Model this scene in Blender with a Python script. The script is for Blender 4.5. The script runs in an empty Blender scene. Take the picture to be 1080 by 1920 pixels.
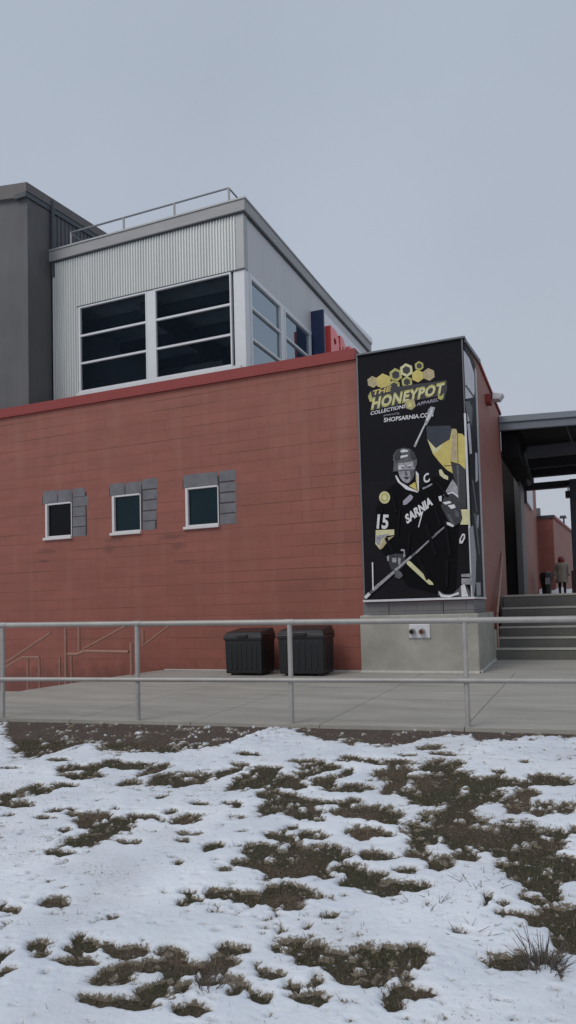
import bpy, bmesh, math, random
import numpy as np
from mathutils import Vector, Matrix
random.seed(7); rng = np.random.default_rng(7)
C = bpy.context.scene.collection
SC = bpy.context.scene

# ------------------------------------------------------------------ camera
EYE = 1.07
YAW, PITCH, ROLL, FPX, PY = -.3991810, .0531702, -.0261752, 1352.87, 1073.60
def _cam_axes():
    cy, sy, cp, sp = math.cos(YAW), math.sin(YAW), math.cos(PITCH), math.sin(PITCH)
    cr, sr = math.cos(ROLL), math.sin(ROLL)
    fw = np.array([sy*cp, cy*cp, sp]); rt = np.array([cy, -sy, 0.]); up = np.cross(rt, fw)
    return cr*rt+sr*up, -sr*rt+cr*up, fw
RT, UP, FW = _cam_axes()
cd = bpy.data.cameras.new('Camera'); cam = bpy.data.objects.new('Camera', cd); C.objects.link(cam)
cd.sensor_fit = 'VERTICAL'; cd.sensor_height = 36; cd.lens = 36*FPX/1920
cd.shift_y = (PY-960)/1920; cd.clip_start = .05; cd.clip_end = 3000
m = Matrix.Identity(4)
for i in range(3):
    m[i][0] = RT[i]; m[i][1] = UP[i]; m[i][2] = -FW[i]
m[0][3], m[1][3], m[2][3] = 0, 0, EYE
cam.matrix_world = m
SC.camera = cam

# ------------------------------------------------------------------ light
SC.view_settings.view_transform = 'Standard'; SC.view_settings.look = 'None'
SC.view_settings.exposure = 0.22; SC.view_settings.gamma = 1
SUN_EL, SUN_AZ = math.radians(48), math.radians(205)      # azimuth clockwise from +Y
w = bpy.data.worlds.new('World'); SC.world = w; w.use_nodes = True
nt = w.node_tree; nt.nodes.clear()
out = nt.nodes.new('ShaderNodeOutputWorld'); bg = nt.nodes.new('ShaderNodeBackground')
sky = nt.nodes.new('ShaderNodeTexSky'); sky.sky_type = 'NISHITA'; sky.sun_disc = False
sky.sun_elevation = SUN_EL; sky.sun_rotation = SUN_AZ; sky.dust_density = 4; sky.air_density = 1.2
mix = nt.nodes.new('ShaderNodeMix'); mix.data_type = 'RGBA'; mix.inputs[0].default_value = .90
tc = nt.nodes.new('ShaderNodeTexCoord'); sep = nt.nodes.new('ShaderNodeSeparateXYZ')
rampn = nt.nodes.new('ShaderNodeValToRGB')       # overcast cloud layer: bluer overhead, paler near the horizon
e = rampn.color_ramp.elements
e[0].position = 0.0; e[0].color = (.470, .487, .548, 1)
e[1].position = .62; e[1].color = (.400, .452, .530, 1)
e2 = e.new(.30); e2.color = (.435, .475, .545, 1)
cn = nt.nodes.new('ShaderNodeTexNoise'); cn.inputs['Scale'].default_value = 2.2; cn.inputs['Detail'].default_value = 4
mr = nt.nodes.new('ShaderNodeMapRange'); mr.inputs['From Min'].default_value = .3; mr.inputs['From Max'].default_value = .7
mr.inputs['To Min'].default_value = .95; mr.inputs['To Max'].default_value = 1.05
vm = nt.nodes.new('ShaderNodeVectorMath'); vm.operation = 'SCALE'
sc10 = nt.nodes.new('ShaderNodeVectorMath'); sc10.operation = 'SCALE'; sc10.inputs['Scale'].default_value = 9.3
L = nt.links.new
L(tc.outputs['Generated'], sep.inputs[0]); L(sep.outputs['Z'], rampn.inputs[0])
L(tc.outputs['Generated'], cn.inputs['Vector']); L(cn.outputs['Fac'], mr.inputs['Value'])
L(rampn.outputs[0], vm.inputs[0]); L(mr.outputs[0], vm.inputs['Scale'])
L(vm.outputs[0], sc10.inputs[0])
L(sky.outputs[0], mix.inputs[6]); L(sc10.outputs[0], mix.inputs[7]); L(mix.outputs[2], bg.inputs[0])
bg.inputs[1].default_value = .1; L(bg.outputs[0], out.inputs[0])
sd = bpy.data.lights.new('Sun', 'SUN'); sd.energy = .95; sd.angle = math.radians(25); sd.color = (1, .96, .9)
sun = bpy.data.objects.new('Sun', sd); C.objects.link(sun)
sv = Vector((math.sin(SUN_AZ)*math.cos(SUN_EL), math.cos(SUN_AZ)*math.cos(SUN_EL), math.sin(SUN_EL)))
sun.rotation_euler = sv.to_track_quat('Z', 'Y').to_euler(); sun.location = (0, -20, 40)

# ------------------------------------------------------------------ helpers
def ray(px, py):
    return ((px-540)/FPX)*RT - ((py-PY)/FPX)*UP + FW
def aty(px, py, Y):
    d = ray(px, py); v = d*(Y/d[1]); return Vector((v[0], v[1], v[2]+EYE))
def atx(px, py, X):
    d = ray(px, py); v = d*(X/d[0]); return Vector((v[0], v[1], v[2]+EYE))
def atz(px, py, Z):
    d = ray(px, py); v = d*((Z-EYE)/d[2]); return Vector((v[0], v[1], v[2]+EYE))

def nodes_of(m):
    m.use_nodes = True; return m.node_tree.nodes, m.node_tree.links
MATS = {}
def mat(name, col, rough=.7, metal=0, var=.12, scale=3.0, bump=.0, bscale=60, stretch=(1, 1, 1), spec=.5, streak=0):
    """Principled with large-scale tone variation, optional vertical streaks and fine bump"""
    m = bpy.data.materials.new(name); N, K = nodes_of(m); b = N['Principled BSDF']
    b.inputs['Roughness'].default_value = rough; b.inputs['Metallic'].default_value = metal
    b.inputs['Specular IOR Level'].default_value = spec
    tc = N.new('ShaderNodeTexCoord'); mp = N.new('ShaderNodeMapping'); mp.inputs['Scale'].default_value = stretch
    K.new(tc.outputs['Object'], mp.inputs[0])
    n = N.new('ShaderNodeTexNoise'); n.inputs['Scale'].default_value = scale; n.inputs['Detail'].default_value = 6
    n.inputs['Roughness'].default_value = .65
    K.new(mp.outputs[0], n.inputs['Vector'])
    mr = N.new('ShaderNodeMapRange'); mr.inputs['From Min'].default_value = .25; mr.inputs['From Max'].default_value = .75
    mr.inputs['To Min'].default_value = 1-var; mr.inputs['To Max'].default_value = 1+var
    K.new(n.outputs['Fac'], mr.inputs[0])
    vs = N.new('ShaderNodeVectorMath'); vs.operation = 'SCALE'; vs.inputs[0].default_value = col
    K.new(mr.outputs[0], vs.inputs['Scale']); last = vs.outputs[0]
    if streak:
        mp2 = N.new('ShaderNodeMapping'); mp2.inputs['Scale'].default_value = (6, 6, .35)
        K.new(tc.outputs['Object'], mp2.inputs[0])
        n2 = N.new('ShaderNodeTexNoise'); n2.inputs['Scale'].default_value = 2; n2.inputs['Detail'].default_value = 5
        K.new(mp2.outputs[0], n2.inputs['Vector'])
        mr2 = N.new('ShaderNodeMapRange'); mr2.inputs['From Min'].default_value = .3; mr2.inputs['From Max'].default_value = .7
        mr2.inputs['To Min'].default_value = 1-streak; mr2.inputs['To Max'].default_value = 1+streak
        K.new(n2.outputs['Fac'], mr2.inputs[0])
        vs2 = N.new('ShaderNodeVectorMath'); vs2.operation = 'SCALE'
        K.new(last, vs2.inputs[0]); K.new(mr2.outputs[0], vs2.inputs['Scale']); last = vs2.outputs[0]
    K.new(last, b.inputs['Base Color'])
    if bump:
        nb = N.new('ShaderNodeTexNoise'); nb.inputs['Scale'].default_value = bscale; nb.inputs['Detail'].default_value = 5
        K.new(tc.outputs['Object'], nb.inputs['Vector'])
        bp = N.new('ShaderNodeBump'); bp.inputs['Strength'].default_value = bump; bp.inputs['Distance'].default_value = .02
        K.new(nb.outputs['Fac'], bp.inputs['Height']); K.new(bp.outputs[0], b.inputs['Normal'])
    MATS[name] = m; return m

STAINS = []
for _px, _py, _rx, _rz in ((85, 1034, .34, .10), (82, 1052, .26, .05), (212, 1012, .40, .08), (205, 1030, .22, .12), (322, 1006, .46, .07), (335, 1024, .30, .10), (345, 1052, .42, .03)):
    _q = aty(_px, _py, 11.97); STAINS.append((_q.x+8, _q.z, _rx, _rz))
def block_mat(name, c1, c2, mort, axis='X', bump=.5, mottle=.13, courses=.203, worn=.5, lines=False):
    """painted concrete block: courses and head joints from a brick texture, mottled paint"""
    m = bpy.data.materials.new(name); N, K = nodes_of(m); b = N['Principled BSDF']
    b.inputs['Roughness'].default_value = .62
    tc = N.new('ShaderNodeTexCoord'); sp = N.new('ShaderNodeSeparateXYZ'); cb = N.new('ShaderNodeCombineXYZ')
    K.new(tc.outputs['Object'], sp.inputs[0]); K.new(sp.outputs[axis], cb.inputs[0]); K.new(sp.outputs['Z'], cb.inputs[1])
    br = N.new('ShaderNodeTexBrick'); br.inputs['Scale'].default_value = 1; br.offset = .5
    br.inputs['Brick Width'].default_value = .406; br.inputs['Row Height'].default_value = courses
    br.inputs['Mortar Size'].default_value = .006; br.inputs['Mortar Smooth'].default_value = .4; br.inputs['Bias'].default_value = -.2
    br.inputs['Color1'].default_value = (*c1, 1); br.inputs['Color2'].default_value = (*c2, 1); br.inputs['Mortar'].default_value = (*mort, 1)
    K.new(cb.outputs[0], br.inputs['Vector'])
    # worn paint: where this noise is low the joints do not show
    nw = N.new('ShaderNodeTexNoise'); nw.inputs['Scale'].default_value = .55; nw.inputs['Detail'].default_value = 5
    K.new(cb.outputs[0], nw.inputs['Vector'])
    rw = N.new('ShaderNodeMapRange'); rw.inputs['From Min'].default_value = .36; rw.inputs['From Max'].default_value = .66
    rw.inputs['To Min'].default_value = .12; rw.inputs['To Max'].default_value = worn
    K.new(nw.outputs['Fac'], rw.inputs[0])
    mx = N.new('ShaderNodeMix'); mx.data_type = 'RGBA'
    mx.inputs[6].default_value = (*[(a+d)/2 for a, d in zip(c1, c2)], 1)
    K.new(rw.outputs[0], mx.inputs[0]); K.new(br.outputs['Color'], mx.inputs[7])
    n1 = N.new('ShaderNodeTexNoise'); n1.inputs['Scale'].default_value = 1.1; n1.inputs['Detail'].default_value = 7; n1.inputs['Roughness'].default_value = .6
    mp = N.new('ShaderNodeMapping'); mp.inputs['Scale'].default_value = (.7, 2.2, 1)
    K.new(cb.outputs[0], mp.inputs[0]); K.new(mp.outputs[0], n1.inputs['Vector'])
    mr = N.new('ShaderNodeMapRange'); mr.inputs['From Min'].default_value = .25; mr.inputs['From Max'].default_value = .75
    mr.inputs['To Min'].default_value = 1-mottle; mr.inputs['To Max'].default_value = 1+mottle
    K.new(n1.outputs['Fac'], mr.inputs[0])
    vs = N.new('ShaderNodeVectorMath'); vs.operation = 'SCALE'
    K.new(mx.outputs[2], vs.inputs[0]); K.new(mr.outputs[0], vs.inputs['Scale'])
    last = vs.outputs[0]
    def math_(op, a_, b_=None, c_=None):
        q = N.new('ShaderNodeMath'); q.operation = op
        for i_, v_ in enumerate((a_, b_, c_)):
            if v_ is None: continue
            if isinstance(v_, (int, float)): q.inputs[i_].default_value = v_
            else: K.new(v_, q.inputs[i_])
        return q.outputs[0]
    if lines:
        # open bed joints: long dark lines along some courses, as where water has opened the paint
        row = math_('FLOOR', math_('DIVIDE', sp.outputs['Z'], courses)); 
        fr_ = math_('FRACT', math_('ADD', math_('DIVIDE', sp.outputs['Z'], courses), .5))
        jn = math_('LESS_THAN', math_('ABSOLUTE', math_('SUBTRACT', fr_, .5)), .045)
        row2 = math_('FLOOR', math_('ADD', math_('DIVIDE', sp.outputs['Z'], courses), .5))
        cv = N.new('ShaderNodeCombineXYZ'); K.new(math_('MULTIPLY', sp.outputs[axis], .45), cv.inputs[0]); K.new(math_('MULTIPLY', row2, 7.31), cv.inputs[1])
        ln = N.new('ShaderNodeTexNoise'); ln.inputs['Scale'].default_value = 1; ln.inputs['Detail'].default_value = 4; K.new(cv.outputs[0], ln.inputs['Vector'])
        lm = N.new('ShaderNodeMapRange'); lm.inputs['From Min'].default_value = .48; lm.inputs['From Max'].default_value = .62; lm.inputs['To Max'].default_value = .5; K.new(ln.outputs[0], lm.inputs[0])
        dark = math_('MULTIPLY', jn, lm.outputs[0])
        # rust and water stains under the window sills, dirt splashed up from the pavement
        nst = N.new('ShaderNodeTexNoise'); nst.inputs['Scale'].default_value = 3.5; nst.inputs['Detail'].default_value = 6; nst.inputs['Roughness'].default_value = .7; K.new(cb.outputs[0], nst.inputs['Vector'])
        for (ox, oz, rx_, rz__) in STAINS:
            dx = math_('DIVIDE', math_('SUBTRACT', sp.outputs[axis], ox), rx_); dz_ = math_('DIVIDE', math_('SUBTRACT', sp.outputs['Z'], oz), rz__)
            d2 = math_('ADD', math_('MULTIPLY', dx, dx), math_('MULTIPLY', dz_, dz_))
            v_ = math_('SUBTRACT', math_('MULTIPLY', nst.outputs[0], 2.0), d2)
            mr_ = N.new('ShaderNodeMapRange'); mr_.inputs['From Min'].default_value = .3; mr_.inputs['From Max'].default_value = 1.1; mr_.inputs['To Max'].default_value = .5; K.new(v_, mr_.inputs[0])
            dark = math_('MAXIMUM', dark, mr_.outputs[0])
        lowd = N.new('ShaderNodeMapRange'); lowd.inputs['From Min'].default_value = .75; lowd.inputs['From Max'].default_value = 1.25; lowd.inputs['To Max'].default_value = .45
        K.new(math_('SUBTRACT', math_('MULTIPLY', nst.outputs[0], 1.9), math_('MULTIPLY', sp.outputs['Z'], 1.4)), lowd.inputs[0])
        dark = math_('MAXIMUM', dark, lowd.outputs[0])
        mxd = N.new('ShaderNodeMix'); mxd.data_type = 'RGBA'; mxd.inputs[7].default_value = (.07, .028, .022, 1)
        K.new(dark, mxd.inputs[0]); K.new(last, mxd.inputs[6]); last = mxd.outputs[2]
        # paler chalky runs
        mpv = N.new('ShaderNodeMapping'); mpv.inputs['Scale'].default_value = (2.6, .28, 1); K.new(cb.outputs[0], mpv.inputs[0])
        nv = N.new('ShaderNodeTexNoise'); nv.inputs['Scale'].default_value = 1.2; nv.inputs['Detail'].default_value = 5; K.new(mpv.outputs[0], nv.inputs['Vector'])
        rv = N.new('ShaderNodeMapRange'); rv.inputs['From Min'].default_value = .52; rv.inputs['From Max'].default_value = .75; rv.inputs['To Max'].default_value = .30; K.new(nv.outputs[0], rv.inputs[0])
        mxv = N.new('ShaderNodeMix'); mxv.data_type = 'RGBA'; mxv.inputs[7].default_value = (.32, .15, .115, 1)
        K.new(rv.outputs[0], mxv.inputs[0]); K.new(last, mxv.inputs[6]); last = mxv.outputs[2]
    K.new(last, b.inputs['Base Color'])
    nb = N.new('ShaderNodeTexNoise'); nb.inputs['Scale'].default_value = 90; nb.inputs['Detail'].default_value = 4
    K.new(tc.outputs['Object'], nb.inputs['Vector'])
    ma = N.new('ShaderNodeMath'); ma.operation = 'MULTIPLY_ADD'; ma.inputs[1].default_value = .25
    inv = N.new('ShaderNodeMath'); inv.operation = 'SUBTRACT'; inv.inputs[0].default_value = 1
    K.new(br.outputs['Fac'], inv.inputs[1]); K.new(nb.outputs['Fac'], ma.inputs[0]); K.new(inv.outputs[0], ma.inputs[2])
    bp = N.new('ShaderNodeBump'); bp.inputs['Strength'].default_value = bump; bp.inputs['Distance'].default_value = .006
    K.new(ma.outputs[0], bp.inputs['Height']); K.new(bp.outputs[0], b.inputs['Normal'])
    MATS[name] = m; return m

OFF = {}
def reg(o, parent, off):
    OFF[o.name] = off
    if parent is not None: o.parent = parent
def thing(name, label, cat, loc, group=None):
    o = bpy.data.objects.new(name, None); C.objects.link(o); o.location = loc; o.empty_display_size = .2
    o['label'] = label; o['category'] = cat
    if group: o['group'] = group
    OFF[o.name] = Vector(loc); return o
def tag(o, label, cat, group=None, kind=None):
    if label: o['label'] = label
    if cat: o['category'] = cat
    if group: o['group'] = group
    if kind: o['kind'] = kind
    return o
class MB:
    def __init__(s): s.v = []; s.f = []
    def add(s, vs, fs):
        k = len(s.v); s.v += [tuple(v) for v in vs]; s.f += [tuple(i+k for i in f) for f in fs]; return s
    def box(s, a, b):
        x0, y0, z0 = [min(p, q) for p, q in zip(a, b)]; x1, y1, z1 = [max(p, q) for p, q in zip(a, b)]
        return s.add([(x0,y0,z0),(x1,y0,z0),(x1,y1,z0),(x0,y1,z0),(x0,y0,z1),(x1,y0,z1),(x1,y1,z1),(x0,y1,z1)],
                     [(0,3,2,1),(4,5,6,7),(0,1,5,4),(1,2,6,5),(2,3,7,6),(3,0,4,7)])
    def hexa(s, p):      # 8 points, bottom 4 then top 4
        return s.add(p, [(0,3,2,1),(4,5,6,7),(0,1,5,4),(1,2,6,5),(2,3,7,6),(3,0,4,7)])
    def quad(s, *p): return s.add(p, [tuple(range(len(p)))])
    def prism(s, pts, d):   # polygon extruded by vector d
        n = len(pts); d = Vector(d); a = [Vector(p) for p in pts]; b = [p+d for p in a]
        return s.add(a+b, [tuple(range(n))[::-1], tuple(range(n, 2*n))]+[(i, (i+1) % n, n+(i+1) % n, n+i) for i in range(n)])
    def tube(s, pts, r, n=12, caps=True):
        pts = [Vector(p) for p in pts]; rs = r if isinstance(r, (list, tuple)) else [r]*len(pts)
        k = len(s.v); ref = None
        for i, p in enumerate(pts):
            t = (pts[min(i+1, len(pts)-1)]-pts[max(i-1, 0)]).normalized()
            if ref is None:
                ref = Vector((0, 0, 1)) if abs(t.z) < .9 else Vector((1, 0, 0))
            u = (ref - t*ref.dot(t)).normalized(); ref = u; vv = t.cross(u)
            for j in range(n):
                a = 2*math.pi*j/n; s.v.append(tuple(p+(u*math.cos(a)+vv*math.sin(a))*rs[i]))
        for i in range(len(pts)-1):
            for j in range(n):
                s.f.append((k+i*n+j, k+i*n+(j+1) % n, k+(i+1)*n+(j+1) % n, k+(i+1)*n+j))
        if caps:
            s.f.append(tuple(k+j for j in range(n))[::-1]); s.f.append(tuple(k+(len(pts)-1)*n+j for j in range(n)))
        return s
    def build(s, name, m, parent=None, smooth=False, bevel=0, label=None, kind=None, recalc=True):
        off = OFF[parent.name] if parent is not None else Vector((0, 0, 0))
        me = bpy.data.meshes.new(name); me.from_pydata([tuple(Vector(v)-off) for v in s.v], [], s.f)
        if recalc:
            bm = bmesh.new(); bm.from_mesh(me); bmesh.ops.recalc_face_normals(bm, faces=bm.faces); bm.to_mesh(me); bm.free()
        me.materials.append(MATS[m]); o = bpy.data.objects.new(name, me); C.objects.link(o)
        reg(o, parent, off)
        if smooth:
            for p in me.polygons: p.use_smooth = True
            if smooth != 'all':
                me.set_sharp_from_angle(angle=math.radians(40))
        if bevel:
            bv = o.modifiers.new('Bevel', 'BEVEL'); bv.width = bevel; bv.segments = 2; bv.limit_method = 'ANGLE'
        if label: o['label'] = label
        if kind: o['kind'] = kind
        return o

def wall_front(mb, x0, x1, z0, z1, y, holes, depth):
    """wall sheet in the plane y with rectangular openings and their reveals"""
    xs = sorted({x0, x1, *[h[0] for h in holes], *[h[1] for h in holes]}); zs = sorted({z0, z1, *[h[2] for h in holes], *[h[3] for h in holes]})
    for i in range(len(xs)-1):
        for j in range(len(zs)-1):
            cx, cz = (xs[i]+xs[i+1])/2, (zs[j]+zs[j+1])/2
            if any(h[0] < cx < h[1] and h[2] < cz < h[3] for h in holes): continue
            mb.quad((xs[i], y, zs[j]), (xs[i+1], y, zs[j]), (xs[i+1], y, zs[j+1]), (xs[i], y, zs[j+1]))
    for a, b, c, d in holes:
        y2 = y+depth
        mb.quad((a, y, c), (a, y, d), (a, y2, d), (a, y2, c)); mb.quad((b, y, c), (b, y2, c), (b, y2, d), (b, y, d))
        mb.quad((a, y, c), (a, y2, c), (b, y2, c), (b, y, c)); mb.quad((a, y, d), (b, y, d), (b, y2, d), (a, y2, d))

def text2d(s, bold=0.0, spacing=1.0):
    cu = bpy.data.curves.new('text', 'FONT'); cu.body = s; cu.offset = bold; cu.space_character = spacing; cu.resolution_u = 3
    o = bpy.data.objects.new('text', cu); C.objects.link(o)
    dg = bpy.context.evaluated_depsgraph_get(); me = bpy.data.meshes.new_from_object(o.evaluated_get(dg))
    vs = [(v.co.x, v.co.y) for v in me.vertices]; fs = [tuple(p.vertices) for p in me.polygons]
    bpy.data.objects.remove(o); bpy.data.curves.remove(cu); bpy.data.meshes.remove(me)
    xs = [v[0] for v in vs]; ys = [v[1] for v in vs]; cap = .729 if s.upper() == s else max(ys)
    x0, x1 = min(xs), max(xs)
    return [((x-x0)/(x1-x0), y/cap) for x, y in vs], fs

# ------------------------------------------------------------------ materials
block_mat('red_block', (.268, .086, .062), (.246, .077, .055), (.145, .044, .034), 'X', worn=.55, mottle=.17, lines=True)
block_mat('red_block_side', (.262, .096, .070), (.245, .088, .063), (.18, .062, .046), 'Y')
block_mat('grey_block', (.17, .165, .17), (.145, .14, .145), (.05, .05, .052), 'X', mottle=.15, worn=1)
mat('red_coping', (.24, .030, .028), .6, 0, .1, 2, stretch=(1, 1, 6))
mat('bare_block', (.155, .152, .165), .85, 0, .3, 3.5, bump=.3, bscale=60)
mat('joint_dark', (.05, .042, .042), .9)
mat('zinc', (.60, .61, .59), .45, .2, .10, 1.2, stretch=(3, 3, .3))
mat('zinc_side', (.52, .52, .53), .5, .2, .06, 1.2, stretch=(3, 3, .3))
mat('zinc_flash', (.36, .365, .365), .5, .2, .08, 2)
mat('fascia_grey', (.30, .295, .295), .55, .1, .12, 1.5, stretch=(1, 1, 4))
mat('white_frame', (.64, .65, .66), .4, 0, .05, 4)
mat('frame_white', (.62, .60, .60), .45, 0, .07, 6)
mat('dark_clad', (.092, .090, .093), .6, .05, .22, 1.1, stretch=(1, 1, .6), streak=.05)
mat('dark_clad_rib', (.085, .085, .097), .5, .15, .08, 1.0, streak=.06)
mat('dark_trim', (.055, .065, .075), .45, .2, .08, 2)
mat('brown_fascia', (.11, .10, .10), .55, .1, .1, 2)
mat('galv', (.37, .355, .335), .5, .25, .14, 5, bump=.05)
mat('roof_rail', (.17, .18, .20), .5, .3, .1, 5)
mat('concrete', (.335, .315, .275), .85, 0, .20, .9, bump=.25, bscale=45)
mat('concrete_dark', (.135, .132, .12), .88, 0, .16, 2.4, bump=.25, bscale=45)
mat('concrete_plinth', (.335, .32, .28), .85, 0, .26, 1.6, bump=.2, bscale=40)
mat('nosing', (.43, .41, .36), .7, 0, .1, 6)
mat('pavement', (.335, .318, .285), .85, 0, .22, 1.6, bump=.25, bscale=45, stretch=(.45, 1.8, 1))
mat('pave_base', (.07, .068, .065), .95, 0, .2, 8)
mat('sealant', (.55, .53, .50), .7, 0, .18, 12)
mat('black_plastic', (.007, .008, .010), .42, 0, .2, 4, bump=.08, bscale=120)
mat('black_lid', (.012, .012, .014), .38, 0, .2, 4, bump=.08, bscale=120)
mat('banner_black', (.008, .008, .011), .6, 0, .15, 2, spec=.12, bump=.25, bscale=3)
mat('banner_floor', (.011, .009, .012), .6, 0, .2, 2, spec=.12)
mat('banner_slate', (.036, .042, .058), .55, 0, .2, 3, spec=.3)
mat('ink_white', (.66, .66, .67), .6, 0, .22, 24)
mat('ink_grey', (.30, .30, .32), .6, 0, .5, 22)
mat('ink_mid', (.085, .087, .098), .6, 0, .6, 22)
mat('ink_dark', (.028, .028, .034), .6, 0, .3, 14)
mat('ink_yellow', (.55, .45, .13), .6, 0, .2, 8)
mat('ink_olive', (.42, .39, .12), .6, 0, .3, 12)
mat('ink_pale', (.60, .57, .33), .6, 0, .18, 20)
mat('ink_tan', (.42, .34, .20), .6, 0, .25, 16)
mat('ink_jersey', (.003, .003, .0045), .6, 0, .4, 6, spec=.1)
mat('ink_fold', (.0065, .0065, .009), .6, 0, .5, 12, spec=.1)
mat('ink_lilac', (.33, .31, .38), .6, 0, .15, 20)
mat('strip_white', (.60, .60, .63), .4, .1, .1, 8)
mat('cap_grey', (.13, .135, .15), .5, .3, .1, 4)
mat('sign_navy', (.014, .028, .085), .35, 0, .08, 3)
mat('sign_white', (.70, .69, .74), .35, 0, .05, 3)
mat('sign_face', (.80, .17, .16), .35, 0, .05, 3)
mat('sign_red', (.50, .045, .04), .35, 0, .06, 3)
mat('canopy_metal', (.20, .225, .26), .5, .2, .1, 2, stretch=(1, 1, 5))
mat('canopy_band', (.15, .165, .195), .5, .2, .1, 2, stretch=(1, 1, 5))
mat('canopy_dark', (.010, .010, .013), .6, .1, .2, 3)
mat('door_dark', (.012, .006, .006), .8, 0, .2, 3, spec=.1)
mat('canopy_black', (.004, .004, .005), .7, 0, .2, 3, spec=.15)
mat('canopy_beam', (.045, .045, .052), .55, .2, .2, 3)
mat('column_navy', (.035, .042, .062), .45, .2, .15, 2)
mat('brown_wood', (.045, .02, .017), .6, 0, .25, 5, stretch=(1, 1, .3))
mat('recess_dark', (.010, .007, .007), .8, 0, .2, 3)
mat('pilaster_grey', (.12, .115, .12), .6, .1, .12, 3, stretch=(1, 1, .3))
mat('copper_rail', (.40, .25, .19), .45, .1, .12, 8)
mat('red_rail', (.30, .155, .115), .55, 0, .15, 8)
mat('skin', (.45, .27, .21), .55)
mat('hair_red', (.17, .03, .02), .5, 0, .35, 40)
mat('coat_beige', (.23, .205, .175), .85, 0, .15, 12, bump=.3, bscale=60)
mat('trousers', (.008, .008, .01), .8)
mat('boot', (.012, .01, .01), .6)
mat('brass', (.13, .045, .035), .4, .4, .2, 20)
mat('roof_snow', (.78, .80, .84), .7, 0, .05, 5, bump=.3, bscale=12)
mat('room_wall', (.45, .48, .54), .9, 0, .2, 1)
mat('room_dark', (.06, .07, .09), .9, 0, .3, 1)
mat('room_ceiling', (.75, .80, .86), .9, 0, .2, 2)
mat('tin_grey', (.16, .16, .17), .5, .3, .1, 4)
mat('side_white', (.55, .54, .58), .5, 0, .18, 3)

def glass_mat(name, tint, rough=.02, trans=.55, ior=1.52, stint=(1, 1, 1)):
    m = bpy.data.materials.new(name); N, K = nodes_of(m); b = N['Principled BSDF']; o = N['Material Output']
    b.inputs['Base Color'].default_value = (*tint, 1); b.inputs['Roughness'].default_value = rough; b.inputs['IOR'].default_value = ior
    b.inputs['Specular Tint'].default_value = (*stint, 1)
    tr = N.new('ShaderNodeBsdfTransparent'); tr.inputs[0].default_value = (.86, .92, .96, 1)
    tc = N.new('ShaderNodeTexCoord'); n = N.new('ShaderNodeTexNoise'); n.inputs['Scale'].default_value = .9
    K.new(tc.outputs['Object'], n.inputs['Vector'])
    bp = N.new('ShaderNodeBump'); bp.inputs['Strength'].default_value = .06; bp.inputs['Distance'].default_value = .1
    K.new(n.outputs['Fac'], bp.inputs['Height']); K.new(bp.outputs[0], b.inputs['Normal'])
    fr = N.new('ShaderNodeFresnel'); fr.inputs['IOR'].default_value = ior
    inv = N.new('ShaderNodeMath'); inv.operation = 'MULTIPLY_ADD'; inv.inputs[1].default_value = -trans; inv.inputs[2].default_value = trans
    K.new(fr.outputs[0], inv.inputs[0])
    mx = N.new('ShaderNodeMixShader'); K.new(inv.outputs[0], mx.inputs[0]); K.new(b.outputs[0], mx.inputs[1]); K.new(tr.outputs[0], mx.inputs[2])
    K.new(mx.outputs[0], o.inputs[0]); MATS[name] = m
glass_mat('bay_glass', (.006, .014, .030), trans=.97, ior=1.8, stint=(.55, .80, 1.0))
glass_mat('side_glass', (.010, .018, .030), trans=.05, ior=4.6, stint=(.80, .92, 1.0))  # same glazing as the front; brighter sky reflection put in by exaggerated reflectivity
glass_mat('dim_glass', (.003, .004, .006), rough=.25, trans=.2, ior=1.3)
glass_mat('small_glass', (.004, .011, .016), trans=.3, stint=(.55, .85, 1))

# ------------------------------------------------------------------ ground
D = 11.97                       # plane of the red block facade
FA, FB = Vector((-6.41, 6.52)), Vector((-1.16, 7.09))      # foot of the galvanised fence, first and fourth post
def fence_y(x): return FA.y + (FB.y-FA.y)/(FB.x-FA.x)*(x-FA.x)
def lawn_z(x, y):
    d = fence_y(x) - .12 - y
    return -.125 - .052*d
def pave_z(x, y):
    t = (y - fence_y(x))/(D-fence_y(x)); return -.085 + .085*max(0, min(1, t))

def vnoise(x, y, seed):
    xi = np.floor(x).astype(np.int64); yi = np.floor(y).astype(np.int64); fx = x-xi; fy = y-yi
    fx = fx*fx*(3-2*fx); fy = fy*fy*(3-2*fy)
    def h(a, b):
        n = (a*374761393 + b*668265263 + seed*1274126177) & 0x7fffffff
        n = ((n ^ (n >> 13))*1274126177) & 0x7fffffff
        return ((n ^ (n >> 16)) & 0xffff)/65535.0
    return (h(xi, yi)*(1-fx)+h(xi+1, yi)*fx)*(1-fy)+(h(xi, yi+1)*(1-fx)+h(xi+1, yi+1)*fx)*fy
def fbm(x, y, seed, oct=4):
    s = 0; a = .5; t = 0
    for i in range(oct):
        s = s+a*vnoise(x, y, seed+i*17); t += a; a *= .55; x = x*2.03+5.1; y = y*2.03+9.7
    return s/t - .5

def on_lawn(px, py):
    d = ray(px, py); lo, hi = .5, 14.0
    for _ in range(40):
        t = (lo+hi)/2; p = d*t
        if p[2]+EYE > lawn_z(p[0], p[1]): lo = t
        else: hi = t
    return d[0]*t, d[1]*t
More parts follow.
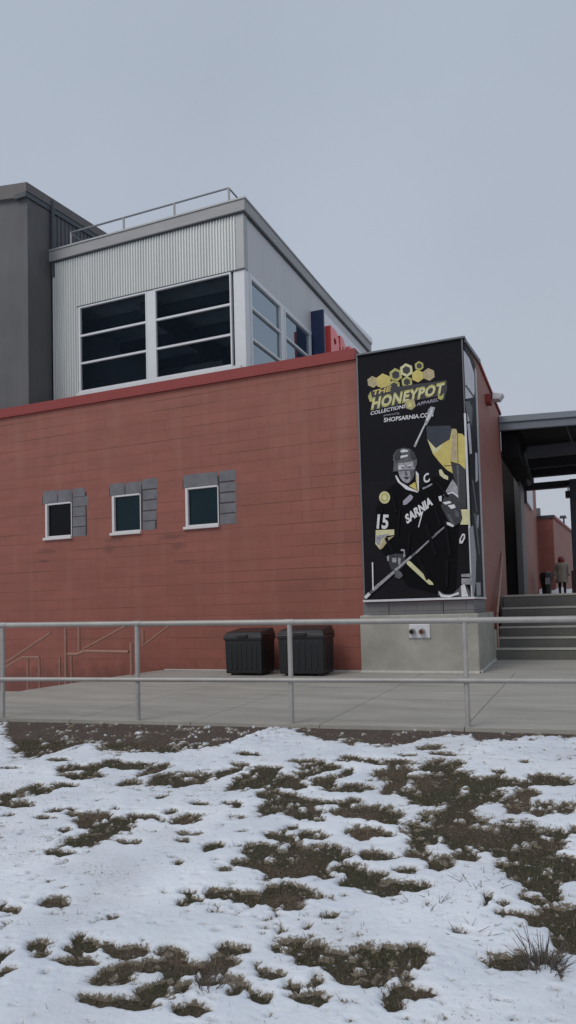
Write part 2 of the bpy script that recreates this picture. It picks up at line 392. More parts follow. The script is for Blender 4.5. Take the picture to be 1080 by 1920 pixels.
# bare patches where the grass shows: centre and half extents, read off the photo in four sheets
P1 = [(270,205,45,12),(360,200,40,14),(420,180,25,6),(500,200,80,12),(590,210,30,20),(640,245,60,20),(730,245,55,22),(310,235,70,12),(230,272,50,8),(165,292,35,14),(95,290,25,20),(40,312,40,14),(60,340,60,12),(35,385,20,6),(225,175,35,6),(40,210,35,6),(490,262,30,12),(935,155,40,6),(850,225,30,20),(900,195,30,8),(960,250,70,30),(990,210,50,10),(1040,350,50,35),(1020,310,45,14),(1060,255,25,25),(600,318,15,6),(740,345,25,6),(870,342,30,7),(885,358,25,6),(890,398,30,8),(440,365,18,6),(270,365,25,5),(205,370,25,10),(350,395,55,22),(540,395,60,10),(640,375,20,8),(300,385,40,6),(430,425,60,28),(350,435,50,10),(330,475,55,28),(490,485,40,8),(240,445,30,6),(170,398,40,6),(225,525,50,10),(700,400,45,14),(690,480,25,7),(710,450,40,8),(800,505,30,16),(905,450,20,6),(1000,525,100,22),(1000,570,90,20),(1040,470,40,10),(668,567,15,4),(245,565,8,3),(1075,440,15,10)]
P2 = [(30,180,30,5),(95,178,35,6),(115,205,60,14),(80,225,30,8),(40,245,40,14),(30,270,40,12),(215,230,22,16),(170,240,25,8),(130,255,45,10),(130,272,50,8),(230,165,30,5),(210,180,20,5),(360,185,100,9),(440,160,30,5),(540,130,40,8),(580,155,40,6),(550,200,40,20),(620,195,35,12),(390,230,70,20),(410,260,30,30),(500,242,28,8),(560,260,80,30),(640,250,60,25),(720,262,80,22),(800,262,60,14),(870,262,60,10),(790,222,20,8),(980,250,70,16),(540,310,70,30),(460,300,40,14),(250,278,50,12),(200,290,60,8),(740,310,60,25),(660,350,40,40),(860,340,45,25),(900,300,35,15),(960,355,40,22),(1030,360,30,15),(1060,345,20,10),(60,340,80,16),(190,340,50,8),(250,330,25,8),(290,375,110,25),(60,380,60,20),(110,405,30,10),(380,410,30,10),(560,420,90,45),(660,430,70,45),(640,480,50,25),(510,470,50,30),(290,452,60,16),(380,462,25,10),(100,465,50,14),(15,438,20,10),(880,440,70,25),(830,470,70,20),(900,490,90,25),(1000,450,50,15),(760,490,70,25),(880,520,90,25),(980,500,60,20),(1000,545,70,15),(90,525,110,35),(60,570,70,35),(340,540,60,14),(180,550,20,8),(230,580,60,12),(500,530,50,20),(570,560,45,25),(660,540,40,14),(870,575,70,25),(790,530,20,10),(1050,575,40,15),(980,560,60,15),(1070,440,20,12),(890,185,14,5),(800,222,18,7),(920,100,12,4)]
P3 = [(200,158,45,18),(45,182,35,12),(10,160,10,8),(705,118,26,10),(710,153,38,18),(850,130,70,20),(950,140,80,20),(1040,125,50,35),(1050,30,60,30),(960,10,70,14),(840,32,35,10),(430,218,20,6),(150,320,40,25),(170,350,35,18),(300,290,20,8),(315,330,50,25),(280,380,60,12),(430,335,50,14),(500,340,60,25),(640,345,40,8),(430,440,70,30),(470,410,40,40),(560,390,60,22),(650,400,90,25),(740,415,60,20),(830,390,50,45),(880,450,55,22),(770,445,45,14),(640,470,70,30),(590,500,60,25),(480,540,110,22),(380,525,50,18),(350,515,40,10),(700,560,60,25),(875,495,22,12),(975,505,45,16),(1015,425,45,12),(900,330,40,6),(1060,330,35,18),(5,360,20,20),(30,410,30,12),(845,320,25,8)]
P4 = [(60,20,80,35),(230,30,60,16),(270,65,50,20),(350,80,70,35),(430,40,30,12),(450,95,60,14),(220,90,25,12),(370,115,50,16),(30,120,60,30),(90,130,60,14),(30,165,40,20),(150,60,20,10),(580,10,40,14),(880,40,70,30),(940,75,60,22),(840,15,50,14),(1030,10,60,18),(1060,60,50,20),(940,130,65,28),(880,210,70,12),(810,200,25,10),(1020,210,70,35),(1050,270,50,50),(940,240,25,5),(60,320,80,28),(110,350,80,35),(180,380,60,25),(270,345,40,20),(350,380,110,50),(400,350,90,35),(220,430,70,30),(290,440,60,28),(330,400,60,30),(440,490,45,22),(380,530,30,25),(520,495,35,8),(400,560,20,16),(20,470,30,15),(100,465,25,12),(80,515,60,6),(830,385,80,28),(880,365,40,14),(800,380,50,20),(960,370,40,14),(650,272,25,6),(150,205,20,4),(80,243,10,4),(750,140,15,8),(820,165,20,10),(735,160,12,8)]
PATCH = []
for sheet, ox, oy in ((P1, 0, 1340), (P2, 540, 1340), (P3, 0, 1620), (P4, 540, 1620)):
    for a, b, c, d in sheet:
        px, py, rx, ry = ox+a*.5, oy+b*.5, c*.5, d*.5
        x, y = on_lawn(px, py); x2, _ = on_lawn(px+rx, py); _, ya = on_lawn(px, py-ry); _, yb = on_lawn(px, py+ry)
        PATCH.append((x, y, max(.015, abs(x2-x)*1.2), max(.035, abs(ya-yb)*.64)))
rp = random.Random(3)
for i in range(90):           # more of the same beyond the edges of the photo
    x = rp.uniform(-10, 4); y = rp.uniform(1.0, 6.2)
    if -.95*y-.1 < x < .02*y+.15: continue
    PATCH.append((x, y, rp.uniform(.05, .3), rp.uniform(.05, .3)))
# lower edge of the bare soil strip along the pavement (snow comes right up to the fence in places)
EDGE = [(-60,1349),(20,1352),(40,1400),(60,1418),(100,1414),(150,1404),(185,1388),(200,1386),(216,1402),(250,1410),(300,1408),(350,1405),(430,1393),(470,1384),(500,1368),(515,1362),(560,1364),(580,1379),(640,1386),(700,1391),(740,1396),(785,1388),(805,1380),(840,1376),(880,1375),(900,1383),(955,1383),(975,1378),(1100,1379)]
EG = sorted(on_lawn(a, b) for a, b in EDGE)
EX = np.array([g[0] for g in EG]); EYV = np.array([g[1] for g in EG])

def snow_height(X, Y):
    F = np.full(X.shape, -1.5)
    wx = X + .05*fbm(X*7, Y*7, 5, 3); wy = Y + .06*fbm(X*7, Y*7, 11, 3)
    for (x, y, rx, ry) in PATCH:
        ext = 1.7
        msk = (np.abs(wx-x) < rx*ext) & (np.abs(wy-y) < ry*ext)
        if not msk.any(): continue
        q = 1-(((wx[msk]-x)/rx)**2+((wy[msk]-y)/ry)**2)
        q = np.clip(q, -1.5, 1)
        F[msk] = np.maximum(F[msk], q)
    strip = (wy + .10 - np.interp(wx, EX, EYV))*7
    F = np.maximum(F, np.clip(strip, -1.5, 1))
    F = np.minimum(F, .45)*.95 + .08 + 2.2*fbm(X*10, Y*11, 31, 4) + 1.9*fbm(X*38, Y*30, 77, 3)
    speck = fbm(X*26, Y*18, 91, 3)
    zone = np.clip(fbm(X*1.3, Y*1.3, 41, 3)*2.6+.15, 0, 1)
    F = np.maximum(F, np.clip((speck-.15)*9-(1-zone)*1.5, -1.5, 1))
    T = .016 + .018*np.clip(fbm(X*1.7, Y*1.7, 3, 3)+.3, 0, 1)
    h = np.where(F < 0, T*np.tanh(-F*1.6), -.03*np.clip(F*2, 0, 1)-.001)
    h = h + np.where(F < 0, .008*fbm(X*4, Y*4, 57, 3)*np.clip(-F, 0, 1), 0)
    return h, F

def grid_mesh(name, xs, ys, zf):
    X, Y = np.meshgrid(xs, ys); Z, extra = zf(X, Y)
    n, mth = X.shape
    co = np.stack([X, Y, Z], -1).reshape(-1, 3)
    idx = np.arange(n*mth).reshape(n, mth)
    f = np.stack([idx[:-1, :-1], idx[:-1, 1:], idx[1:, 1:], idx[1:, :-1]], -1).reshape(-1, 4)
    return co, f, extra
def mesh_np(name, co, f, m, attrs=None):
    me = bpy.data.meshes.new(name); me.vertices.add(len(co)); me.vertices.foreach_set('co', co.astype(np.float32).ravel())
    me.loops.add(len(f)*4); me.loops.foreach_set('vertex_index', f.astype(np.int32).ravel())
    me.polygons.add(len(f)); me.polygons.foreach_set('loop_start', np.arange(0, len(f)*4, 4, dtype=np.int32))
    me.update(calc_edges=True); me.polygons.foreach_set('use_smooth', np.ones(len(f), bool))
    for k, v in (attrs or {}).items():
        a = me.attributes.new(k, 'FLOAT', 'POINT'); a.data.foreach_set('value', v.astype(np.float32).ravel())
    me.materials.append(m); o = bpy.data.objects.new(name, me); C.objects.link(o); OFF[o.name] = Vector((0, 0, 0)); return o

# soil and turf
def turf_mat():
    m = bpy.data.materials.new('turf'); N, K = nodes_of(m); b = N['Principled BSDF']; b.inputs['Roughness'].default_value = .95
    b.inputs['Specular IOR Level'].default_value = .15
    tc = N.new('ShaderNodeTexCoord')
    n = N.new('ShaderNodeTexNoise'); n.inputs['Scale'].default_value = 2.6; n.inputs['Detail'].default_value = 8; K.new(tc.outputs['Object'], n.inputs[0])
    r = N.new('ShaderNodeValToRGB'); K.new(n.outputs[0], r.inputs[0]); e = r.color_ramp.elements
    e[0].position = .34; e[0].color = (.070, .068, .042, 1); e[1].position = .64; e[1].color = (.125, .094, .070, 1)
    x = e.new(.5); x.color = (.080, .070, .047, 1)
    n2 = N.new('ShaderNodeTexNoise'); n2.inputs['Scale'].default_value = 55; n2.inputs['Detail'].default_value = 6; n2.inputs['Roughness'].default_value = .8
    K.new(tc.outputs['Object'], n2.inputs[0])
    mr = N.new('ShaderNodeMapRange'); mr.inputs['From Min'].default_value = .3; mr.inputs['From Max'].default_value = .7
    mr.inputs['To Min'].default_value = .45; mr.inputs['To Max'].default_value = 1.5; K.new(n2.outputs[0], mr.inputs[0])
    at = N.new('ShaderNodeAttribute'); at.attribute_name = 'mulch'
    mx = N.new('ShaderNodeMix'); mx.data_type = 'RGBA'; mx.inputs[7].default_value = (.112, .088, .078, 1)
    K.new(at.outputs['Fac'], mx.inputs[0]); K.new(r.outputs[0], mx.inputs[6])
    vs = N.new('ShaderNodeVectorMath'); vs.operation = 'SCALE'; K.new(mx.outputs[2], vs.inputs[0]); K.new(mr.outputs[0], vs.inputs['Scale'])
    n4 = N.new('ShaderNodeTexNoise'); n4.inputs['Scale'].default_value = 30; n4.inputs['Detail'].default_value = 5; n4.inputs['Roughness'].default_value = .7; K.new(tc.outputs['Object'], n4.inputs[0])
    r4 = N.new('ShaderNodeMapRange'); r4.inputs['From Min'].default_value = .62; r4.inputs['From Max'].default_value = .69; K.new(n4.outputs[0], r4.inputs[0])
    mk = N.new('ShaderNodeMath'); mk.operation = 'MULTIPLY_ADD'; mk.inputs[1].default_value = -.75; mk.inputs[2].default_value = .85; K.new(at.outputs['Fac'], mk.inputs[0])
    m4 = N.new('ShaderNodeMath'); m4.operation = 'MULTIPLY'; K.new(r4.outputs[0], m4.inputs[0]); K.new(mk.outputs[0], m4.inputs[1])
    mx4 = N.new('ShaderNodeMix'); mx4.data_type = 'RGBA'; mx4.inputs[7].default_value = (.60, .60, .60, 1)
    K.new(m4.outputs[0], mx4.inputs[0]); K.new(vs.outputs[0], mx4.inputs[6])
    K.new(mx4.outputs[2], b.inputs['Base Color'])
    bp = N.new('ShaderNodeBump'); bp.inputs['Strength'].default_value = .8; bp.inputs['Distance'].default_value = .02
    K.new(n2.outputs[0], bp.inputs['Height']); K.new(bp.outputs[0], b.inputs['Normal']); return m
def snow_mat():
    m = bpy.data.materials.new('snow'); N, K = nodes_of(m); b = N['Principled BSDF']; b.inputs['Roughness'].default_value = .75
    b.inputs['Specular IOR Level'].default_value = .25
    tc = N.new('ShaderNodeTexCoord')
    n = N.new('ShaderNodeTexNoise'); n.inputs['Scale'].default_value = 1.6; n.inputs['Detail'].default_value = 7; K.new(tc.outputs['Object'], n.inputs[0])
    r = N.new('ShaderNodeValToRGB'); K.new(n.outputs[0], r.inputs[0]); e = r.color_ramp.elements
    e[0].position = .3; e[0].color = (.61, .65, .715, 1); e[1].position = .7; e[1].color = (.78, .815, .865, 1)
    at = N.new('ShaderNodeAttribute'); at.attribute_name = 'thin'
    mx = N.new('ShaderNodeMix'); mx.data_type = 'RGBA'; mx.inputs[7].default_value = (.50, .475, .44, 1)   # slushy thin rim mixed with soil
    hf = N.new('ShaderNodeMath'); hf.operation = 'MULTIPLY'; hf.inputs[1].default_value = .55; K.new(at.outputs['Fac'], hf.inputs[0])
    K.new(hf.outputs[0], mx.inputs[0]); K.new(r.outputs[0], mx.inputs[6])
    n3 = N.new('ShaderNodeTexNoise'); n3.inputs['Scale'].default_value = 70; n3.inputs['Detail'].default_value = 6; n3.inputs['Roughness'].default_value = .75; K.new(tc.outputs['Object'], n3.inputs[0])
    ad = N.new('ShaderNodeMath'); ad.operation = 'MULTIPLY_ADD'; ad.inputs[1].default_value = .42; K.new(at.outputs['Fac'], ad.inputs[0]); K.new(n3.outputs[0], ad.inputs[2])
    r3 = N.new('ShaderNodeMapRange'); r3.inputs['From Min'].default_value = .68; r3.inputs['From Max'].default_value = .82; K.new(ad.outputs[0], r3.inputs[0])
    # tips of grass coming through the thin cover
    mpg = N.new('ShaderNodeMapping'); mpg.inputs['Scale'].default_value = (1, .75, 1); K.new(tc.outputs['Object'], mpg.inputs[0])
    n6 = N.new('ShaderNodeTexNoise'); n6.inputs['Scale'].default_value = 48; n6.inputs['Detail'].default_value = 4; n6.inputs['Roughness'].default_value = .7; K.new(mpg.outputs[0], n6.inputs[0])
    n7 = N.new('ShaderNodeTexNoise'); n7.inputs['Scale'].default_value = 1.5; n7.inputs['Detail'].default_value = 3; K.new(tc.outputs['Object'], n7.inputs[0])
    a7 = N.new('ShaderNodeMath'); a7.operation = 'MULTIPLY_ADD'; a7.inputs[1].default_value = .36; K.new(n7.outputs[0], a7.inputs[0]); K.new(n6.outputs[0], a7.inputs[2])
    r7 = N.new('ShaderNodeMapRange'); r7.inputs['From Min'].default_value = .83; r7.inputs['From Max'].default_value = .93; r7.inputs['To Max'].default_value = .8; K.new(a7.outputs[0], r7.inputs[0])
    mxm = N.new('ShaderNodeMath'); mxm.operation = 'MAXIMUM'; K.new(r7.outputs[0], mxm.inputs[0]); K.new(r3.outputs[0], mxm.inputs[1]); r3 = mxm
    mx2 = N.new('ShaderNodeMix'); mx2.data_type = 'RGBA'; mx2.inputs[7].default_value = (.15, .125, .09, 1)
    K.new(r3.outputs[0], mx2.inputs[0]); K.new(mx.outputs[2], mx2.inputs[6]); K.new(mx2.outputs[2], b.inputs['Base Color'])
    n2 = N.new('ShaderNodeTexNoise'); n2.inputs['Scale'].default_value = 38; n2.inputs['Detail'].default_value = 5; K.new(tc.outputs['Object'], n2.inputs[0])
    bp = N.new('ShaderNodeBump'); bp.inputs['Strength'].default_value = .45; bp.inputs['Distance'].default_value = .012
    K.new(n2.outputs[0], bp.inputs['Height']); K.new(bp.outputs[0], b.inputs['Normal']); return m
TURF, SNOW = turf_mat(), snow_mat(); MATS['turf'] = TURF; MATS['snow'] = SNOW
def xs_axis():
    return np.concatenate([np.linspace(-14, -7.6, 30), np.arange(-7.5, 1.0, .0165), np.linspace(1.05, 6, 40)])
def ys_axis():
    return np.concatenate([np.linspace(-3, 1.5, 30), 1.52*(7.45/1.52)**np.linspace(0, 1, 430)])
XS, YS = xs_axis(), ys_axis()
def base_z(X, Y):
    fy = FA.y + (FB.y-FA.y)/(FB.x-FA.x)*(X-FA.x); d = fy-.12-Y
    return -.125 - .052*np.maximum(d, -.05)
def soil_z(X, Y):
    fy = FA.y + (FB.y-FA.y)/(FB.x-FA.x)*(X-FA.x)
    fade = np.clip((fy+.02-Y)/.15, 0, 1)
    return base_z(X, Y) + (.022*fbm(X*3, Y*3, 8, 3)+.02*fbm(X*18, Y*18, 9, 4))*fade - .05*(1-np.clip((fy+.12-Y)/.1, 0, 1)), fy
co, f, fy = grid_mesh('lawn', XS, YS[::2], soil_z)
mul = np.clip((co[:, 1]-(fy.ravel()-1.05))/.35, 0, 1)
lawn = mesh_np('lawn', co, f, TURF, {'mulch': mul}); lawn['kind'] = 'structure'
def snow_z(X, Y):
    h, F = snow_height(X, Y); fy = FA.y + (FB.y-FA.y)/(FB.x-FA.x)*(X-FA.x)
    h = np.where(Y > fy-.03, -.06, h)
    base = base_z(X, Y)+.022*fbm(X*3, Y*3, 8, 3)
    return base + h + .006, h
co, f, h = grid_mesh('snow', XS, YS, snow_z)
hr = h.ravel(); keep = (hr[f] > -.025).any(axis=1); f = f[keep]
snow = mesh_np('snow', co, f, SNOW, {'thin': np.clip(1-hr/.021, 0, 1)})
snow['kind'] = 'stuff'; snow['label'] = 'patchy melting snow lying over the brown lawn'
HS, XSg, YSg = h, XS, YS
# wide ground reaching the horizon, snow covered
gb = MB(); gb.quad((-900, -900, -.95), (900, -900, -.95), (900, 900, -.95), (-900, 900, -.95)); gb.build('ground', 'snow', kind='structure')

# grass blades: matted on the bare patches, dry stalks through the snow
def grass_mat(name, cols):
    m = bpy.data.materials.new(name); N, K = nodes_of(m); b = N['Principled BSDF']; b.inputs['Roughness'].default_value = .9; b.inputs['Specular IOR Level'].default_value = .1
    at = N.new('ShaderNodeAttribute'); at.attribute_name = 'tone'; r = N.new('ShaderNodeValToRGB'); K.new(at.outputs['Fac'], r.inputs[0])
    e = r.color_ramp.elements; e[0].color = (*cols[0], 1); e[1].color = (*cols[2], 1); x = e.new(.5); x.color = (*cols[1], 1)
    K.new(r.outputs[0], b.inputs['Base Color']); MATS[name] = m; return m
grass_mat('blades', ((.058, .062, .032), (.098, .080, .052), (.22, .175, .12)))
grass_mat('stalks', ((.09, .075, .05), (.15, .125, .09), (.24, .20, .15)))
def blades(name, pts, hmin, hmax, wd, lean, m, label, seed):
    r = np.random.default_rng(seed); n = len(pts); P = np.array(pts)
    ang = r.uniform(0, 2*np.pi, n); hh = r.uniform(hmin, hmax, n); ln = r.uniform(.3, 1, n)*lean
    w_ = wd*r.uniform(.6, 1.4, n); a2 = r.uniform(0, 2*np.pi, n)
    side = np.stack([np.cos(a2)*w_, np.sin(a2)*w_, 0*w_], -1); up = np.stack([np.cos(ang)*hh*ln, np.sin(ang)*hh*ln, hh*np.sqrt(np.maximum(.05, 1-np.minimum(ln, .97)**2))], -1)
    mid = P+up*.55; mid[:, 2] += hh*.06
    V = np.stack([P-side, P+side, mid+side*.7, mid-side*.7, P+up], 1).reshape(-1, 3)
    F4 = []; F3 = []
    me = bpy.data.meshes.new(name)
    b = np.arange(n)*5
    fs = [tuple(x) for x in np.stack([b, b+1, b+2, b+3], -1).tolist()]+[tuple(x) for x in np.stack([b+3, b+2, b+4], -1).tolist()]
    me.from_pydata(V.tolist(), [], fs)
    a = me.attributes.new('tone', 'FLOAT', 'POINT'); a.data.foreach_set('value', np.repeat(r.uniform(0, 1, n), 5).astype(np.float32))
    me.materials.append(MATS[m]); o = bpy.data.objects.new(name, me); C.objects.link(o); o['kind'] = 'stuff'; o['label'] = label
pts = []; pst = []
ny, nx = HS.shape
rg = np.random.default_rng(5)
cnt = 0
jj = rg.integers(0, ny-1, 620000); ii = rg.integers(0, nx-1, 620000)
Xc, Yc = XS[ii], YS[jj]; hc = HS[jj, ii]
area_w = (Yc/7.45)                                    # rows crowd near the camera, so thin those
sel = rg.uniform(0, 1, len(Xc)) < np.minimum(1, area_w*.8)
fyv = FA.y + (FB.y-FA.y)/(FB.x-FA.x)*(Xc-FA.x)
inr = (Xc > -7.6) & (Xc < 1.2) & (Yc < fyv-.2)
Zc = base_z(Xc, Yc)+.022*fbm(Xc*3, Yc*3, 8, 3)
bare = sel & inr & (hc < -.004) & ((Yc < fyv-.85) | (rg.uniform(0, 1, len(Xc)) < .15))
blades('grass', np.stack([Xc, Yc, Zc-.008], -1)[bare], .010, .042, .0021, .97, 'blades', 'short matted brown and olive grass in the bare patches', 1)
dens = np.clip(fbm(Xc*1.1, Yc*1.1, 71, 3)*3+.05, 0, 1)
st = inr & (hc > .0) & (hc < .03) & (rg.uniform(0, 1, len(Xc)) < np.where(hc < .009, .22, .02+.05*dens)*np.minimum(1, area_w*1.5)) & (Yc < 6.2)
blades('dry_stalks', np.stack([Xc, Yc, Zc], -1)[st], .02, .065, .0012, .8, 'stalks', 'thin dry grass stalks poking through the snow', 2)

def weed(px, py, n, hgt, spread, label, seed):
    x, y = on_lawn(px, py); z = lawn_z(x, y); r = random.Random(seed); mb = MB()
    for i in range(n):
        a = r.uniform(0, 6.28); q = r.uniform(0, 1)**.5; bx, by = x+math.cos(a)*spread*q*.6, y+math.sin(a)*spread*q*.6
        h = hgt*r.uniform(.4, 1); lx, ly = math.cos(a)*spread*r.uniform(.2, .9), math.sin(a)*spread*r.uniform(.2, .9)
        p0 = Vector((bx, by, z-.02)); p1 = p0+Vector((lx*.4, ly*.4, h*.6)); p2 = p0+Vector((lx, ly, h))
        mb.tube([p0, p1, p2], [.0022, .0017, .0008], 4)
        if r.random() < .6:
            p3 = p1+Vector((r.uniform(-.5, .5)*spread, r.uniform(-.5, .5)*spread, h*.3)); mb.tube([p1, p3], [.0013, .0007], 4)
    t = thing('dry_weed', label, 'weed', (x, y, z)); mb.build('stems', 'weed_stem', t)
mat('weed_stem', (.10, .085, .075), .9, 0, .2, 30)
weed(1018, 1822, 60, .16, .10, 'dark dry weed clump in the snow near the lower right corner, the bushiest weed', 11)
weed(905, 1665, 26, .09, .13, 'low sprawling weed in the snow above and left of the round grass mound', 12)
weed(800, 1705, 16, .09, .11, 'reddish twiggy weed left of the long bare patches, mid right of the lawn', 13)
weed(870, 1755, 14, .08, .14, 'thin arching weed stems above the lone oval bare patch', 14)
weed(390, 1860, 26, .12, .06, 'tall pale grass tuft in the snow near the lower edge of the lawn', 15)

# ------------------------------------------------------------------ pavement, areaway
def slab(mb, x0, x1, y0, y1, g=.006):
    a = [(x0+g, y0(x0+g) if callable(y0) else y0), (x1-g, y0(x1-g) if callable(y0) else y0), (x1-g, y1(x1-g) if callable(y1) else y1), (x0+g, y1(x0+g) if callable(y1) else y1)]
    top = [(x, y, pave_z(x, y)) for x, y in a]; bot = [(x, y, -.6) for x, y in a]
    mb.hexa(bot+top)
near = lambda x: fence_y(x)-.05
pe = [atz(px, py, -.02) for px, py in ((-80, 1310), (0, 1297), (130, 1280), (270, 1262), (330, 1254.5))]   # edge above the sunken stair
def areaway_y(x):
    xs = [p.x for p in pe]; ys = [p.y for p in pe]
    return float(np.interp(x, xs, ys))
pv = MB()
jx = [-16, -13.5, -11.6, -9.8] + [atz(px, py, -.09).x for px, py in ((163, 1343), (380, 1348), (606, 1357))]
jx = sorted(jx)
step_ = jx[-1]-jx[-2]
while jx[-1] < 9: jx.append(jx[-1]+step_)
xe = pe[-1].x
allx = sorted(set(jx+[p.x for p in pe if p.x > -16]))
for a, b in zip(allx, allx[1:]):
    far = (lambda x: min(areaway_y(x), D-.01)) if b <= xe+.001 else D-.012
    midy = lambda x: fence_y(x)+2.3
    isj = lambda q: any(abs(q-j) < 1e-6 for j in jx)
    # split the strip once along its length
    for y0, y1 in ((near, midy), (midy, far)):
        g = .004
        xa, xb = a+(g if isj(a) else 0), b-(g if isj(b) else 0)
        Y0 = [y0(xa)+(0 if y0 is near else g), y0(xb)+(0 if y0 is near else g)]
        e1 = [(y1(q) if callable(y1) else y1)-(g if y1 is midy else 0) for q in (xa, xb)]
        if e1[0]-Y0[0] < .03 or e1[1]-Y0[1] < .03: continue
        pts = [(xa, Y0[0]), (xb, Y0[1]), (xb, e1[1]), (xa, e1[0])]
        pv.hexa([(x, y, -.5) for x, y in pts]+[(x, y, pave_z(x, y)) for x, y in pts])
# court in front of the steps
pv.quad((-1.78, D+.0, 0), (9, D+.0, 0), (9, 13.9, .07), (-1.78, 13.9, .07))
pv.build('pavement', 'pavement', kind='structure')
MB().box((-1.9, 11.93, -.5), (9, 13.9, -.03)).build('pavement_base', 'pave_base', kind='structure')
# sunken areaway floor and its retaining face
aw = MB(); aw.box((-22, 6.9, -2.6), (xe+.5, D+.4, -1.7)); aw.build('areaway_floor', 'concrete_dark', kind='structure')

# ------------------------------------------------------------------ red block building
bb = thing('brick_building', 'long red painted block building with three small windows and a red metal coping', 'building', (-8, D, 0))
ZT = 5.61
def rz(px0, py0, px1, py1):
    a = aty(px0, py1, D); b = aty(px1, py0, D); return (a.x, b.x, a.z, b.z)
S6 = lambda x, y: (40+x*.4074, 850+y*.4074)
WINS = [((113, 232), (228, 385)), ((420, 550), (190, 362)), ((758, 908), (153, 333))]
holes = []
for (xa, xb), (ya, yb) in WINS:
    xm, ym = (xa+xb)/2, (ya+yb)/2
    xl = aty(*S6(xa, ym), D).x; xr = aty(*S6(xb, ym), D).x; zt = aty(*S6(xm, ya), D).z; zb = aty(*S6(xm, yb), D).z
    holes.append((xl, xr, zb, zt))
wf = MB(); wall_front(wf, -24, -3.66, -1.75, ZT, D, holes, .14)
wf.build('wall', 'red_block', bb)
# corner part behind the banner, and the long side wall with its sloping top
sx = -1.80
zs0 = 5.62; zs1 = 5.44
sw = MB()
sw.quad((-3.66, D, 1.1), (sx, D, 1.1), (sx, D, 5.46), (-3.66, D, 5.46))
sw.add([(sx, D, 0), (sx, 17.05, 0), (sx, 17.05, zs1), (sx, 13.7, zs0), (sx, 13.2, 5.60), (sx, D, 5.46)], [(0, 1, 2, 3, 4, 5)])
sw.quad((sx, 17.05, 0), (sx-1.4, 17.05, 0), (sx-1.4, 17.05, zs1), (sx, 17.05, zs1))
sw.quad((-24, D, ZT), (-3.66, D, ZT), (-3.66, D+.3, ZT), (-24, D+.3, ZT))
sw.build('side_wall', 'red_block_side', bb)
rf = MB(); rf.box((-24, D+.3, 4.9), (-3.7, 22, 5.2)); rf.box((-3.7, D+.3, 4.9), (sx-.2, 17, 5.2)); rf.build('roof', 'fascia_grey', bb)
# the block wall that carries on past the canopy recess
fw = MB(); fw.box((-6, 20.6, 1.2), (sx+.02, 27.8, 5.35)); fw.build('rear_wall', 'red_block_side', bb)
cz0 = aty(664, 674, D).z
cp = MB(); cp.box((-24, D-.045, cz0+.02), (-3.655, D+.33, ZT+.03)); cp.build('coping', 'red_coping', bb)
cp2 = MB(); cp2.box((-24, D-.055, cz0-.012), (-3.65, D-.003, cz0+.018)); cp2.build('coping_drip', 'red_coping', bb)
cs = MB(); cs.hexa([(sx-.3, 13.72, zs0), (sx+.035, 13.72, zs0), (sx+.035, 17.07, zs1), (sx-.3, 17.07, zs1), (sx-.3, 13.72, zs0+.06), (sx+.035, 13.72, zs0+.06), (sx+.035, 17.07, zs1+.06), (sx-.3, 17.07, zs1+.06)]); cs.build('coping', 'red_coping', bb)
# unpainted base blocks and concrete plinth under the banner
zb0, zb1 = aty(780, 1152, D).z, aty(780, 1127, D).z
bl = MB()
xx = [-3.66, -3.20, -2.28, sx+.01]
for (xa, xb) in zip(xx, xx[1:]): bl.box((xa+.006, D-.02, zb0+.006), (xb-.006, D+.05, 1.17))
for yy in (11.96, 12.6): bl.box((sx-.05, yy, zb0+.006), (sx+.018, yy+.63, 1.17))
bl.build('base_blocks', 'grey_block', bb)
pl = MB(); zp = zb0
pl.prism([(-3.70, D-.10, -.3), (-1.72, D-.10, -.3), (-1.715, 13.82, -.3), (-3.70, 13.82, -.3)], (0, 0, zp+.3))
pl.build('plinth', 'concrete_plinth', bb, bevel=.02)
se = MB(); se.box((-3.70, D-.135, -.01), (-1.70, D-.098, .028)); se.hexa([(-1.722, D-.135, .0), (-1.685, D-.135, .0), (-1.685, 13.8, .07), (-1.722, 13.8, .07), (-1.722, D-.135, .03), (-1.685, D-.135, .03), (-1.685, 13.8, .10), (-1.722, 13.8, .10)])
se.build('sealant_strip', 'sealant', bb)
s2 = MB(); s2.box((-5.0, D-.03, -.01), (-3.71, D-.004, .02)); s2.box((xe, D-.03, -.02), (-5.0, D-.004, .014)); s2.build('sealant_strip', 'sealant', bb)
